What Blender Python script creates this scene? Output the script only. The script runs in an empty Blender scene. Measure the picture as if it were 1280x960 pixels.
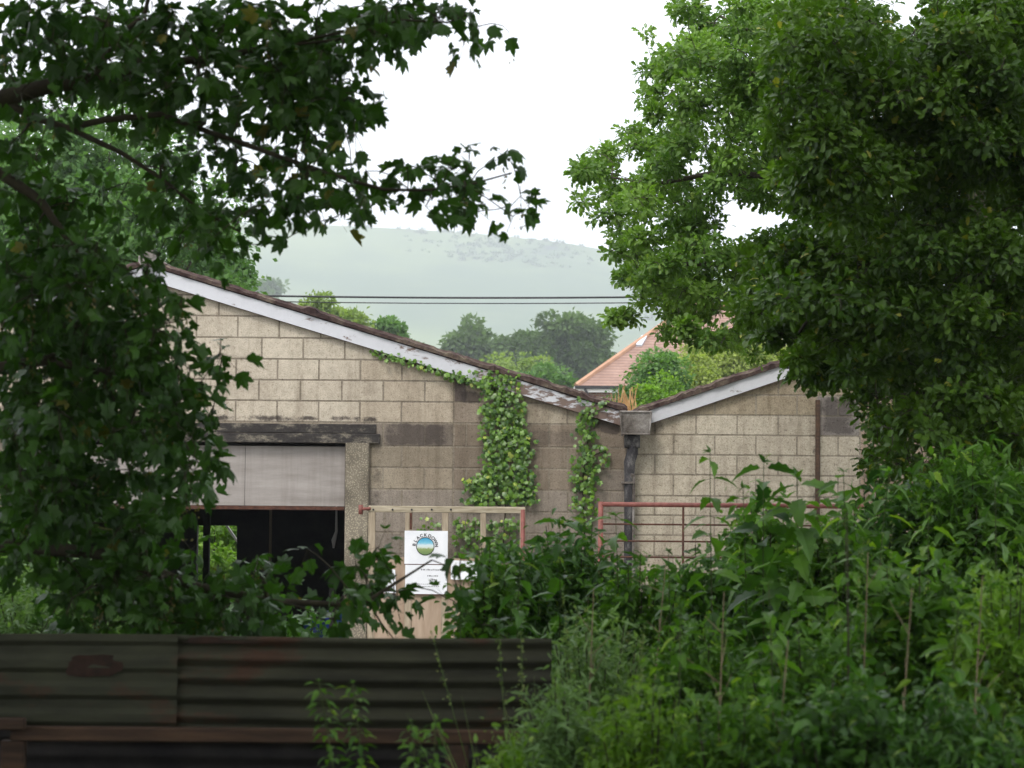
import bpy, math, random
import numpy as np
from mathutils import Matrix, Vector

# ------------------------------------------------------------------ camera, sky, sun, exposure
SC = bpy.context.scene
COL = SC.collection
FPX = 2890.0
EYE = Vector((0, 0, 3.0))
PITCH = math.radians(2.38); ROLL = math.radians(0.5)
CAMROT = (Matrix.Rotation(math.pi/2 + PITCH, 3, 'X') @ Matrix.Rotation(ROLL, 3, 'Z'))
cd = bpy.data.cameras.new('camera'); cam = bpy.data.objects.new('camera', cd); COL.objects.link(cam)
cam.location = EYE; cam.rotation_euler = CAMROT.to_euler()
cd.sensor_width = 36.0; cd.lens = FPX*36.0/1280.0
cd.clip_start = 0.1; cd.clip_end = 20000
cd.dof.use_dof = True; cd.dof.focus_distance = 24.5; cd.dof.aperture_fstop = 5.4
SC.camera = cam

SUN_EL, SUN_AZ = math.radians(52), math.radians(205)     # azimuth clockwise from +Y: high, behind and left of the camera
w = bpy.data.worlds.new("World"); SC.world = w; w.use_nodes = True
nt = w.node_tree; nt.nodes.clear()
out = nt.nodes.new('ShaderNodeOutputWorld'); bg = nt.nodes.new('ShaderNodeBackground')
sky = nt.nodes.new('ShaderNodeTexSky'); sky.sky_type = 'NISHITA'; sky.sun_disc = False
sky.sun_elevation = SUN_EL; sky.sun_rotation = SUN_AZ
mixn = nt.nodes.new('ShaderNodeMix'); mixn.data_type = 'RGBA'
tc = nt.nodes.new('ShaderNodeTexCoord'); nz = nt.nodes.new('ShaderNodeTexNoise')
nz.inputs['Scale'].default_value = 2.2; nz.inputs['Detail'].default_value = 5
mr = nt.nodes.new('ShaderNodeMapRange')
mr.inputs[1].default_value = 0.3; mr.inputs[2].default_value = 0.7
mr.inputs[3].default_value = 0.84; mr.inputs[4].default_value = 0.97
nt.links.new(tc.outputs['Generated'], nz.inputs['Vector'])
nt.links.new(nz.outputs['Fac'], mr.inputs[0])
nt.links.new(mr.outputs[0], mixn.inputs[0])
nt.links.new(sky.outputs[0], mixn.inputs[6])
mixn.inputs[7].default_value = (9.2, 9.3, 9.7, 1)        # the white overcast
nt.links.new(mixn.outputs[2], bg.inputs['Color'])
bg.inputs['Strength'].default_value = 0.15
nt.links.new(bg.outputs[0], out.inputs['Surface'])

sl = bpy.data.lights.new('sun', 'SUN'); sl.energy = 1.1; sl.angle = math.radians(14); sl.color = (1, .95, .87)
so = bpy.data.objects.new('sun', sl); COL.objects.link(so)
sd = Vector((math.sin(SUN_AZ)*math.cos(SUN_EL), math.cos(SUN_AZ)*math.cos(SUN_EL), math.sin(SUN_EL)))
so.rotation_euler = sd.to_track_quat('Z', 'Y').to_euler(); so.location = (0, -5, 30)

SC.view_settings.view_transform = 'Standard'; SC.view_settings.look = 'None'
SC.view_settings.gamma = 1; SC.view_settings.exposure = 0.86
SC.view_settings.use_curve_mapping = False
cy = SC.cycles
cy.max_bounces = 7; cy.diffuse_bounces = 3; cy.glossy_bounces = 2; cy.transmission_bounces = 4
cy.transparent_max_bounces = 4; cy.volume_bounces = 0
cy.use_denoising = True; cy.caustics_reflective = False; cy.caustics_refractive = False
cy.sample_clamp_indirect = 6

rng = np.random.default_rng(7)

# ------------------------------------------------------------------ helpers
def ray(px, py):
    d = CAMROT @ Vector(((px-640)/FPX, (480-py)/FPX, -1)); return d
def P(px, py, Y):
    d = ray(px, py); return EYE + d*(Y/d.y)
def PP(px, py, Y):                      # vectorised
    M = np.array(CAMROT); v = np.stack([(px-640)/FPX, (480-py)/FPX, -np.ones_like(px)], -1) @ M.T
    return np.array(EYE) + v*(Y/v[..., 1])[..., None]
def gz(x, y):
    t = np.clip((np.asarray(y, float)-12.0)/6.5, 0, 1); s = t*t*(3-2*t)
    return 1.3*(1-s)

def mesh_np(name, V, F, mat, parent=None, tint=None, col=None, smooth=False, loc=None):
    """V (n,3); F list of index arrays (or an (m,k) array); tint = per-vertex float; col = per-vertex rgb"""
    me = bpy.data.meshes.new(name)
    V = np.asarray(V, np.float32)
    if loc is not None: V = V - np.array(loc, np.float32)
    if isinstance(F, np.ndarray): Fs = [F]
    else:
        by = {}
        for f in F: by.setdefault(len(f), []).append(f)
        Fs = [np.array(v) for v in by.values()]
    loops = np.concatenate([f.ravel() for f in Fs]).astype(np.int32)
    tot = np.concatenate([np.full(len(f), f.shape[1]) for f in Fs]).astype(np.int32)
    start = np.concatenate([[0], np.cumsum(tot)[:-1]]).astype(np.int32)
    me.vertices.add(len(V)); me.vertices.foreach_set('co', V.ravel())
    me.loops.add(len(loops)); me.loops.foreach_set('vertex_index', loops)
    me.polygons.add(len(tot)); me.polygons.foreach_set('loop_start', start); me.polygons.foreach_set('loop_total', tot)
    me.polygons.foreach_set('use_smooth', np.full(len(tot), bool(smooth)))
    if tint is not None:
        a = me.attributes.new('tint', 'FLOAT', 'POINT'); a.data.foreach_set('value', np.asarray(tint, np.float32))
    if col is not None:
        c = np.ones((len(V), 4), np.float32); c[:, :3] = col
        a = me.attributes.new('col', 'FLOAT_COLOR', 'POINT'); a.data.foreach_set('color', c.ravel())
    me.update(); me.validate()
    me.materials.append(mat)
    o = bpy.data.objects.new(name, me); COL.objects.link(o)
    if parent is not None: o.parent = parent
    if loc is not None: o.location = loc
    return o

class MB:
    """collects boxes / tubes / prisms, links them as ONE mesh"""
    def __init__(s): s.V = []; s.F = []; s.C = []
    def add(s, V, F, c=(1, 1, 1)):
        n = len(s.V); s.V += [tuple(v) for v in V]; s.F += [[i+n for i in f] for f in F]; s.C += [c]*len(V)
    def box(s, x0, x1, y0, y1, z0, z1, c=(1, 1, 1), bev=0.0):
        if bev <= 0:
            V = [(x, y, z) for x in (x0, x1) for y in (y0, y1) for z in (z0, z1)]
            s.add(V, [(0, 1, 3, 2), (4, 6, 7, 5), (0, 4, 5, 1), (2, 3, 7, 6), (0, 2, 6, 4), (1, 5, 7, 3)], c)
        else:
            # chamfered in all vertical-ish edges: rounded front by an octagonal prism along the longest axis
            L = [x1-x0, y1-y0, z1-z0]; ax = L.index(max(L)); b = bev
            o = [i for i in range(3) if i != ax]; lo = [x0, y0, z0]; hi = [x1, y1, z1]
            u0, u1, v0, v1 = lo[o[0]], hi[o[0]], lo[o[1]], hi[o[1]]
            ring = [(u0+b, v0), (u1-b, v0), (u1, v0+b), (u1, v1-b), (u1-b, v1), (u0+b, v1), (u0, v1-b), (u0, v0+b)]
            V = []
            for e in (lo[ax], hi[ax]):
                for u, v in ring:
                    p = [0, 0, 0]; p[ax] = e; p[o[0]] = u; p[o[1]] = v; V.append(tuple(p))
            F = [tuple(range(8)), tuple(range(15, 7, -1))] + [(i, (i+1) % 8, 8+(i+1) % 8, 8+i) for i in range(8)]
            s.add(V, F, c)
    def tube(s, pts, rad, n=6, c=(1, 1, 1), cap=True):
        V, F = tube_geo(pts, rad, n, cap); s.add(V, F, c)
    def build(s, name, mat, parent=None, smooth=False, loc=None):
        o = mesh_np(name, np.array(s.V), s.F, mat, parent, col=np.array(s.C), smooth=smooth, loc=loc)
        return o

def tube_geo(pts, rad, n=6, cap=True):
    pts = [Vector(p) for p in pts]
    if not hasattr(rad, '__len__'): rad = [rad]*len(pts)
    V = []; F = []
    ref = None
    for i, p in enumerate(pts):
        d = (pts[min(i+1, len(pts)-1)] - pts[max(i-1, 0)])
        if d.length < 1e-9: d = Vector((0, 0, 1))
        d.normalize()
        if ref is None:
            ref = Vector((0, 0, 1)) if abs(d.z) < .9 else Vector((1, 0, 0))
        u = (ref - d*ref.dot(d)); u = u.normalized() if u.length > 1e-6 else d.orthogonal().normalized()
        ref = u; v = d.cross(u)
        for k in range(n):
            a = 2*math.pi*k/n; V.append(tuple(p + (u*math.cos(a)+v*math.sin(a))*rad[i]))
    for i in range(len(pts)-1):
        for k in range(n):
            F.append((i*n+k, i*n+(k+1) % n, (i+1)*n+(k+1) % n, (i+1)*n+k))
    if cap and n > 2:
        F.append(tuple(range(n-1, -1, -1))); F.append(tuple((len(pts)-1)*n+k for k in range(n)))
    return V, F

def empty(name, loc, label, cat, group=None, rz=0):
    o = bpy.data.objects.new(name, None); COL.objects.link(o); o.location = loc; o.rotation_euler = (0, 0, rz)
    o.empty_display_size = .2
    tag(o, label, cat, group); return o
def tag(o, label=None, cat=None, group=None, kind=None):
    if label: o['label'] = label
    if cat: o['category'] = cat
    if group: o['group'] = group
    if kind: o['kind'] = kind
    return o
def attach(o, root):       # world-space mesh under an Empty that stands at its base
    o.parent = root; o.location = Vector(o.location) - root.location
    return o

# ------------------------------------------------------------------ materials
def newmat(name):
    m = bpy.data.materials.new(name); m.use_nodes = True; nt = m.node_tree; nt.nodes.clear()
    return m, nt, nt.nodes.new('ShaderNodeOutputMaterial')
def node(nt, t, **k):
    n = nt.nodes.new(t)
    for a, b in k.items():
        if a in ('inp',):
            for i, v in b.items(): n.inputs[i].default_value = v
        else: setattr(n, a, b)
    return n
def ramp(nt, src, stops):
    r = nt.nodes.new('ShaderNodeValToRGB'); e = r.color_ramp.elements
    while len(e) < len(stops): e.new(0.5)
    for el, (p, c) in zip(e, stops): el.position = p; el.color = (*c, 1) if len(c) == 3 else c
    nt.links.new(src, r.inputs[0]); return r
def mixc(nt, fac, a, b, mode='MIX'):
    m = nt.nodes.new('ShaderNodeMix'); m.data_type = 'RGBA'; m.blend_type = mode
    for s, i in ((fac, 0), (a, 6), (b, 7)):
        if isinstance(s, (int, float)): m.inputs[i].default_value = s
        elif isinstance(s, tuple): m.inputs[i].default_value = (*s, 1)
        else: nt.links.new(s, m.inputs[i])
    return m.outputs[2]
def noise(nt, scale, detail=4, vec=None, rough=.6, dist=0):
    n = node(nt, 'ShaderNodeTexNoise', inp={'Scale': scale, 'Detail': detail, 'Roughness': rough, 'Distortion': dist})
    if vec is not None: nt.links.new(vec, n.inputs['Vector'])
    return n.outputs['Fac']
def objco(nt, scale=None):
    t = node(nt, 'ShaderNodeTexCoord').outputs['Object']
    if scale:
        mp = node(nt, 'ShaderNodeMapping', inp={'Scale': scale}); nt.links.new(t, mp.inputs[0]); t = mp.outputs[0]
    return t
def finish(nt, out, color, rough=.85, bump=None, bstr=.3, bdist=.01, spec=.3, metal=0):
    p = node(nt, 'ShaderNodeBsdfPrincipled', inp={'Roughness': rough, 'Specular IOR Level': spec, 'Metallic': metal})
    if isinstance(color, tuple): p.inputs['Base Color'].default_value = (*color, 1)
    else: nt.links.new(color, p.inputs['Base Color'])
    if bump is not None:
        b = node(nt, 'ShaderNodeBump', inp={'Strength': bstr, 'Distance': bdist}); nt.links.new(bump, b.inputs['Height'])
        nt.links.new(b.outputs[0], p.inputs['Normal'])
    nt.links.new(p.outputs[0], out.inputs['Surface']); return p

def leafmat(name, c0, c1, c2=None, trans=.3, rough=.45, spec=.5, hole=None):
    """leaf colour runs c0..c1 over the per-leaf tint, with c2 for the few yellowed leaves"""
    m, nt, out = newmat(name)
    at = node(nt, 'ShaderNodeAttribute', attribute_name='tint').outputs['Fac']
    r = ramp(nt, at, [(0, c0), (.9, c1), (1, c2 or c1)]).outputs[0]
    n = noise(nt, 9, 2, objco(nt))
    hs = node(nt, 'ShaderNodeHueSaturation', inp={'Saturation': 1.0}); nt.links.new(r, hs.inputs['Color'])
    mrn = node(nt, 'ShaderNodeMapRange', inp={1: .3, 2: .7, 3: .75, 4: 1.25}); nt.links.new(n, mrn.inputs[0])
    nt.links.new(mrn.outputs[0], hs.inputs['Value'])
    p = node(nt, 'ShaderNodeBsdfPrincipled', inp={'Roughness': rough, 'Specular IOR Level': spec})
    nt.links.new(hs.outputs[0], p.inputs['Base Color'])
    tr = node(nt, 'ShaderNodeBsdfTranslucent')
    g = mixc(nt, 1.0, hs.outputs[0], (1.5, 1.75, .55), 'MULTIPLY'); nt.links.new(g, tr.inputs['Color'])
    mx = node(nt, 'ShaderNodeMixShader', inp={0: trans})
    nt.links.new(p.outputs[0], mx.inputs[1]); nt.links.new(tr.outputs[0], mx.inputs[2])
    nt.links.new(mx.outputs[0], out.inputs['Surface'])
    return m
def simplemat(name, c0, c1, scale=6, rough=.85, bump=.3, stretch=None, metal=0, spec=.3, dist=.01, lo=.35, hi=.65):
    m, nt, out = newmat(name); co = objco(nt, stretch)
    n = noise(nt, scale, 6, co, .65)
    c = ramp(nt, n, [(lo, c0), (hi, c1)]).outputs[0]
    finish(nt, out, c, rough, n, bump, dist, spec, metal); return m

M = {}
M['syc'] = leafmat('sycamore_leaf', (.014, .046, .007), (.050, .125, .012), (.14, .13, .02), .30, .45, .35)
M['oak'] = leafmat('oak_leaf_shaded', (.020, .056, .005), (.105, .195, .017), (.28, .28, .04), .28, .45, .32)  # darkened leaf: the canopy shade on the near oak is put into its colour
M['oak_bright'] = leafmat('oak_leaf_bright', (.05, .115, .018), (.165, .275, .045), (.24, .32, .08), .34, .5, .3)
M['weed'] = leafmat('weed_leaf', (.026, .08, .010), (.13, .265, .028), (.25, .38, .04), .32, .5, .35)
M['weed_dark'] = leafmat('shrub_leaf_dark', (.022, .07, .012), (.09, .20, .03), (.16, .25, .04), .30, .45, .38)
M['weed_light'] = leafmat('shrub_leaf_light', (.08, .17, .015), (.19, .32, .03), (.25, .36, .05), .38, .5)
M['fern'] = leafmat('fern_leaf', (.09, .17, .055), (.22, .33, .13), None, .35, .5)
M['ivy'] = leafmat('ivy_leaf', (.022, .075, .008), (.17, .31, .03), (.36, .42, .08), .25, .35)
M['far'] = leafmat('far_leaf', (.045, .085, .025), (.11, .18, .05), None, .3, .6, .2)
M['far_light'] = leafmat('far_leaf_light', (.12, .18, .05), (.24, .31, .09), None, .35, .6, .2)
M['willow'] = leafmat('yellow_green_leaf', (.16, .21, .05), (.3, .35, .09), None, .35, .6, .2)
M['back'] = leafmat('back_tree_leaf', (.05, .12, .03), (.11, .21, .05), (.15, .25, .05), .35, .55, .3)
M['straw'] = leafmat('grass_blade', (.08, .14, .03), (.2, .24, .09), (.3, .3, .15), .35, .6)
M['bark'] = simplemat('bark', (.035, .028, .02), (.09, .075, .055), 14, .95, .6, (1, 1, .3), dist=.02)
M['twig'] = simplemat('twig', (.03, .025, .015), (.06, .05, .03), 14, .9, .3)
M['stem'] = simplemat('green_stem', (.03, .06, .015), (.08, .09, .03), 14, .8, .3)
M['ground'] = simplemat('soil_and_turf', (.03, .045, .015), (.07, .065, .04), 1.4, .95, .8, dist=.05)
M['yardm'] = simplemat('yard_gravel', (.13, .12, .10), (.24, .22, .19), 3, .95, .8, dist=.03)

# ------------------------------------------------------------------ leaves
def outline_leaf(poly, cz=-.12):        # fan around centre
    V = [(0, .42, 0)] + [(x, y, cz*((x*x)+(y-.42)**2)*2) for x, y in poly]
    n = len(poly); F = [(0, 1+i, 1+(i+1) % n) for i in range(n)]
    return np.array(V), np.array(F)
def strip_leaf(rows, curl=.25, fold=.25):
    V = []; F = []
    for y, wd in rows:
        z = -curl*y*y
        V += [(-wd, y, z+fold*wd), (0, y, z), (wd, y, z+fold*wd)]
    for i in range(len(rows)-1):
        a = i*3; F += [(a, a+1, a+4, a+3), (a+1, a+2, a+5, a+4)]
    return np.array(V), np.array(F)
def polar(l): return [(r*math.sin(math.radians(a)), .42+r*math.cos(math.radians(a))) for a, r in l]
_h = [(0, .60), (12, .46), (19, .45), (30, .33), (40, .47), (50, .58), (62, .44), (70, .42), (82, .32), (98, .40), (114, .44), (130, .36), (155, .38)]
def syc(cz, fx, bend):
    V, F = outline_leaf(polar(_h) + polar([(-a, r) for a, r in reversed(_h[1:])]), cz)
    V = V.copy(); V[:, 2] += -bend*V[:, 1]**2 + fx*np.abs(V[:, 0]); V[:, 0] *= 1-.25*abs(fx); return V, F
SYC = syc(-.14, 0, 0); SYCS = (syc(-.14, .1, .15), syc(-.05, .55, .35), syc(-.2, -.35, .6), syc(.05, .9, .2))
_i = [(0, .6), (30, .3), (62, .52), (95, .3), (125, .45), (165, .36)]
IVY = outline_leaf(polar(_i) + polar([(-a, r) for a, r in reversed(_i[1:])]), -.1)
OAK = strip_leaf([(0, .03), (.16, .20), (.28, .13), (.44, .34), (.57, .24), (.72, .40), (.86, .26), (1, .06)], .2, .15)
OAK2 = strip_leaf([(0, .03), (.2, .16), (.34, .12), (.5, .30), (.64, .2), (.8, .3), (1, .05)], .6, .45)
OVATE = strip_leaf([(0, .02), (.12, .15), (.35, .25), (.6, .19), (.82, .08), (1, .0)], .35, .35)
OVATE2 = strip_leaf([(0, .02), (.2, .13), (.45, .17), (.7, .1), (1, .0)], .6, .5)
SERR = strip_leaf([(0, .02), (.1, .18), (.2, .15), (.3, .27), (.42, .2), (.52, .25), (.64, .14), (.75, .15), (1, .0)], .45, .3)
def multi(tmpls, pos, d, size, jitter, tint, up=(0, 0, 1)):
    Vs = []; Fs = []; Ts = []; n0 = 0; w_ = rng.integers(0, len(tmpls), len(pos)); size = np.broadcast_to(size, len(pos))
    for q, tm in enumerate(tmpls):
        m_ = w_ == q
        if not m_.any(): continue
        V, F, k = leaf_geo(tm, pos[m_], d[m_], size[m_], jitter, up); Vs.append(V); Fs.append(F+n0); n0 += len(V); Ts.append(np.repeat(tint[m_], k))
    return np.concatenate(Vs), np.concatenate(Fs), np.concatenate(Ts)
NARROW = strip_leaf([(0, .01), (.3, .1), (.65, .08), (1, .0)], .3, .3)
DIAM = (np.array([(-.36, .5, .08), (0, 0, 0), (.36, .5, .08), (0, 1, -.1)]), np.array([(1, 2, 3), (1, 3, 0)]))
BLADE = strip_leaf([(0, .0028), (.35, .003), (.7, .0022), (1, .0004)], .5, .3)

def frames(d, up, jitter=.35):
    """rotation matrices whose Y column is d and whose Z is roughly up"""
    n = len(d); d = d/np.linalg.norm(d, axis=1, keepdims=True)
    z = up + rng.normal(0, jitter, (n, 3)); z = z - d*np.sum(z*d, 1, keepdims=True)
    z /= np.maximum(np.linalg.norm(z, axis=1, keepdims=True), 1e-6)
    x = np.cross(d, z); return np.stack([x, d, z], 2)
def leaf_geo(tmpl, pos, d, size, jitter=.35, up=(0, 0, 1)):
    V0, F0 = tmpl; n = len(pos); k = len(V0)
    R = frames(d, np.broadcast_to(np.array(up, float), (n, 3)), jitter)
    V = np.einsum('nij,kj->nki', R, V0)*np.asarray(size).reshape(-1, 1, 1) + pos[:, None, :]
    F = F0[None] + (np.arange(n)*k)[:, None, None]
    return V.reshape(-1, 3), F.reshape(-1, F0.shape[1]), k
def tints(n, yellow=.02, lo=0, hi=.88, clump=None):
    t = rng.beta(1.6, 1.8, n)*(hi-lo)+lo
    if clump is not None: t = np.clip(t*.5+clump*.5, 0, .89)
    t[rng.random(n) < yellow] = 1.0
    return t
def rdir(n, down=0.):
    v = rng.normal(0, 1, (n, 3)); v /= np.linalg.norm(v, axis=1, keepdims=True); v[:, 2] -= down
    return v

class Tubes:
    def __init__(s): s.V = []; s.F = []; s.n = 0
    def add(s, pts, rad, n=5):
        V, F = tube_geo(pts, rad, n, False); s.V += V; s.F += [tuple(i+s.n for i in f) for f in F]; s.n += len(V)
    def build(s, name, mat, parent=None, loc=None):
        o = mesh_np(name, np.array(s.V), np.array(s.F), mat, parent, smooth=True)
        return o

def grow(limbs, anchors, tubes, r_tip=.003, start_nodes=None, n=4, sag=.1, maxr=.03):
    """connect every anchor to the nearest wood already grown (main limbs first)"""
    nodes = []
    for pts, rad in limbs:
        tubes.add(pts, rad, 8)
        for i in range(len(pts)-1):
            for t in np.linspace(0, 1, 7):
                nodes.append((*(np.array(pts[i])*(1-t)+np.array(pts[i+1])*t), rad[i]*(1-t)+rad[i+1]*t))
    N = np.zeros((len(nodes)+len(anchors)*5+10, 4)); N[:len(nodes)] = nodes; c = len(nodes)
    A = np.array(anchors)
    d0 = np.array([np.min(np.sum((N[:c, :3]-a)**2, 1)) for a in A]); order = np.argsort(d0)
    for i in order:
        a = A[i]; dd = np.sum((N[:c, :3]-a)**2, 1); j = int(np.argmin(dd)); b = N[j, :3].copy(); rb = min(N[j, 3]*.75, maxr)
        L = math.sqrt(dd[j]); rb = max(rb, r_tip*1.3)
        off = rng.normal(0, .09*L, 3); off[2] += sag*L
        pts = [b, b*.66+a*.34+off, b*.33+a*.67+off*.8, a]
        rr = [rb, rb*.7+r_tip*.3, rb*.4+r_tip*.6, r_tip]
        tubes.add(pts, rr, n)
        for q in (1, 2, 3): N[c] = (*pts[q], rr[q]); c += 1

DENS = [0, .045, .10, .16, .24, .34, .47, .64, .82, 1.0]
def mask_points(rows, x0, y0, full, Y0, Y1, cell=40, sub=0, spread=.12):
    out = []
    for r, row in enumerate(rows):
        for c, ch in enumerate(row):
            if ch in ' 0': continue
            n = rng.poisson(full*DENS[int(ch)])
            if n == 0: continue
            px = x0+(c+rng.random(n))*cell; py = y0+(r+rng.random(n))*cell
            out.append(np.stack([px, py, rng.uniform(Y0, Y1, n)], 1))
    A = np.concatenate(out); Q = PP(A[:, 0], A[:, 1], A[:, 2])
    if sub:          # every point becomes a flattish clump of twigs
        Q = np.repeat(Q, sub, 0)+rng.normal(0, 1, (len(Q)*sub, 3))*np.array([spread, spread, spread*.6]); A = np.repeat(A, sub, 0)
    return Q, A

MINV = np.array(CAMROT.inverted())
def to_px(Q):
    v = (Q-np.array(EYE)) @ MINV.T; return 640+FPX*v[:, 0]/-v[:, 2], 480-FPX*v[:, 1]/-v[:, 2]
def in_mask(Q, rows, x0, y0, cell=40, soft=.0):
    px, py = to_px(Q); c = np.floor((px-x0)/cell).astype(int); r = np.floor((py-y0)/cell).astype(int)
    D = np.array([[0 if ch == ' ' else int(ch) for ch in row] for row in rows])
    inside = (r >= 0) & (r < D.shape[0]) & (c >= 0) & (c < D.shape[1])
    d = np.where(inside, D[np.clip(r, 0, D.shape[0]-1), np.clip(c, 0, D.shape[1]-1)], np.where((px > 1300) | (px < -20) | (py < -20), 9, 0))
    return rng.random(len(Q)) < np.where(d == 0, soft, np.clip(d/5.0+.2, 0, 1))
def mask_lobes(rows, x0, y0, full, Y0, Y1, r0, per, cell=40):
    """leafy lobes: shells of twigs round a centre, flattened below, kept inside the crown's outline"""
    C_ = []
    for r, row in enumerate(rows):
        for c, ch in enumerate(row):
            if ch in ' 0': continue
            for _ in range(rng.poisson(full*(.25+.75*DENS[int(ch)]))): C_.append((x0+(c+rng.random())*cell, y0+(r+rng.random())*cell, rng.uniform(Y0, Y1), DENS[int(ch)]))
    C_ = np.array(C_); Q = PP(C_[:, 0], C_[:, 1], C_[:, 2]); rad = r0*rng.uniform(.6, 1.25, len(Q))*(.45+.55*C_[:, 3])
    k = per; v = rng.normal(0, 1, (len(Q)*k, 3)); v /= np.linalg.norm(v, axis=1, keepdims=True); v[:, 2] = np.where(v[:, 2] < -.2, -v[:, 2]*.7, v[:, 2])
    A = np.repeat(Q, k, 0)+v*(np.repeat(rad, k)*rng.uniform(.55, 1.05, len(v)))[:, None]*np.array([1, 1, .75])
    ok = in_mask(A, rows, x0, y0, cell)
    ids = np.repeat(np.arange(len(Q)), k)[ok]
    return A[ok], v[ok], ids

def lobe_leaves(name, A, N, ids, per, radius, tmpls, size, mat, jitter=.5, yellow=.012):
    m = len(A)*per; P0 = np.repeat(A, per, 0); nn = np.repeat(N, per, 0)
    off = rng.normal(0, 1, (m, 3)); off /= np.linalg.norm(off, axis=1, keepdims=True)
    pos = P0+off*radius*rng.uniform(.15, 1, (m, 1)); d = off+nn*.5; up = nn*.75+np.array([0, 0, .65])
    lob = rng.random(ids.max()+1); t = np.clip(.45*lob[np.repeat(ids, per)]+.35*np.repeat(rng.random(len(A)), per)+.3*rng.random(m)-.05, 0, .89)
    t[rng.random(m) < yellow] = 1
    Vs = []; Fs = []; Ts = []; n0 = 0
    w = rng.integers(0, len(tmpls), m)
    for q, tm in enumerate(tmpls):
        s_ = w == q; V, F, k = leaf_geo(tm, pos[s_], d[s_], size*rng.uniform(.6, 1.2, s_.sum()), jitter, up[s_])
        Vs.append(V); Fs.append(F+n0); n0 += len(V); Ts.append(np.repeat(t[s_], k))
    return mesh_np(name, np.concatenate(Vs), np.concatenate(Fs), mat, None, tint=np.concatenate(Ts))

def crown_leaves(name, anchors, per, radius, tmpl, size, mat, parent, down=.4, rows=None, petiole=False, jitter=.5, yellow=.02, up=(0, 0, 1), grp=1):
    n = len(anchors); A = np.repeat(anchors, per, 0); m = len(A)
    d = rdir(m, down); off = rdir(m, down*.5)*rng.uniform(.2, 1, (m, 1))*radius
    pos = A+off
    d = off/np.linalg.norm(off, axis=1, keepdims=True)*.8 + d*.6
    sz = size*rng.uniform(.55, 1.15, m)
    if rows:
        mid = pos+d/np.linalg.norm(d, axis=1, keepdims=True)*sz[:, None]*.4
        ok = in_mask(mid, rows, 0, 0, 40, .12) | (mid[:, 0] < -2.6); A, pos, d, sz = A[ok], pos[ok], d[ok], sz[ok]; m = len(A)
    cl = np.repeat(np.repeat(rng.random(n//grp+1), grp)[:n], per)
    if rows: cl = cl[ok]
    tt = tints(m, yellow, clump=cl); Vs = []; Fs = []; Ts = []; n0 = 0
    tm_ = tmpl if isinstance(tmpl[0], tuple) else (tmpl,); wh = rng.integers(0, len(tm_), m)
    for q, tq in enumerate(tm_):
        s_ = wh == q; V, F, k = leaf_geo(tq, pos[s_], d[s_], sz[s_], jitter, up); Vs.append(V); Fs.append(F+n0); n0 += len(V); Ts.append(np.repeat(tt[s_], k))
    o = mesh_np(name, np.concatenate(Vs), np.concatenate(Fs), mat, parent, tint=np.concatenate(Ts))
    if petiole:
        dd = pos-A; u = np.cross(dd, (0, .3, 1)); u /= np.linalg.norm(u, axis=1, keepdims=True)+1e-9; u *= .0016
        Vp = np.stack([A-u, A+u, pos+u, pos-u], 1).reshape(-1, 3); Fp = np.arange(m*4).reshape(-1, 4)
        return o, (Vp, Fp)
    return o

# ------------------------------------------------------------------ ground and hills
def build_ground():
    ys = np.concatenate([np.linspace(-30, 30, 121), np.array([35, 42, 50, 65, 90, 130, 200, 300, 500, 800, 1200, 2000, 4000, 9000])])
    xs = np.concatenate([[-6000, -2000, -700, -250, -90, -50], np.linspace(-30, 30, 81), [50, 90, 250, 700, 2000, 6000]])
    X, Y = np.meshgrid(xs, ys); Z = gz(X, Y)
    near = (Y < 19) & (np.abs(X) < 29); Z = Z + near*(.05*np.sin(X*1.7+Y*.9)+.04*np.sin(X*4.1-Y*3.3))
    V = np.stack([X, Y, Z], -1).reshape(-1, 3); nx = len(xs)
    i = np.arange(len(ys)-1)[:, None]*nx+np.arange(nx-1)[None]; i = i.ravel()
    F = np.stack([i, i+1, i+nx+1, i+nx], 1)
    o = mesh_np('ground', V, F, M['ground'], smooth=True); o['kind'] = 'structure'
    yb = MB(); yb.box(-14, 22, 19.2, 41, -.2, .012); o = yb.build('yard', M['yardm']); o['kind'] = 'structure'
build_ground()

def hillmat():
    m, nt, out = newmat('downland_turf'); co = node(nt, 'ShaderNodeTexCoord').outputs['Object']
    n1 = noise(nt, .004, 5, co, .6); n2 = noise(nt, .02, 5, co, .6)
    base = ramp(nt, n1, [(.42, (.08, .13, .055)), (.58, (.16, .215, .08))]).outputs[0]
    patch = ramp(nt, n2, [(.55, (0, 0, 0)), (.66, (1, 1, 1))]).outputs[0]
    sep = node(nt, 'ShaderNodeSeparateXYZ'); nt.links.new(co, sep.inputs[0])
    # scrub grows on the upper right shoulder
    hx = node(nt, 'ShaderNodeMapRange', inp={1: -110., 2: -70., 3: 0., 4: 1.}); nt.links.new(sep.outputs[0], hx.inputs[0])
    hz = node(nt, 'ShaderNodeMapRange', inp={1: 196., 2: 206., 3: 0., 4: 1.}); nt.links.new(sep.outputs[2], hz.inputs[0])
    mu = node(nt, 'ShaderNodeMath', operation='MULTIPLY'); nt.links.new(hx.outputs[0], mu.inputs[0]); nt.links.new(hz.outputs[0], mu.inputs[1])
    mu2 = node(nt, 'ShaderNodeMath', operation='MULTIPLY'); nt.links.new(mu.outputs[0], mu2.inputs[0]); nt.links.new(patch, mu2.inputs[1])
    c = mixc(nt, mu2.outputs[0], base, (.035, .05, .035))
    finish(nt, out, c, .95, n2, .3, 1.0, .1); return m
HM = hillmat()
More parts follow.
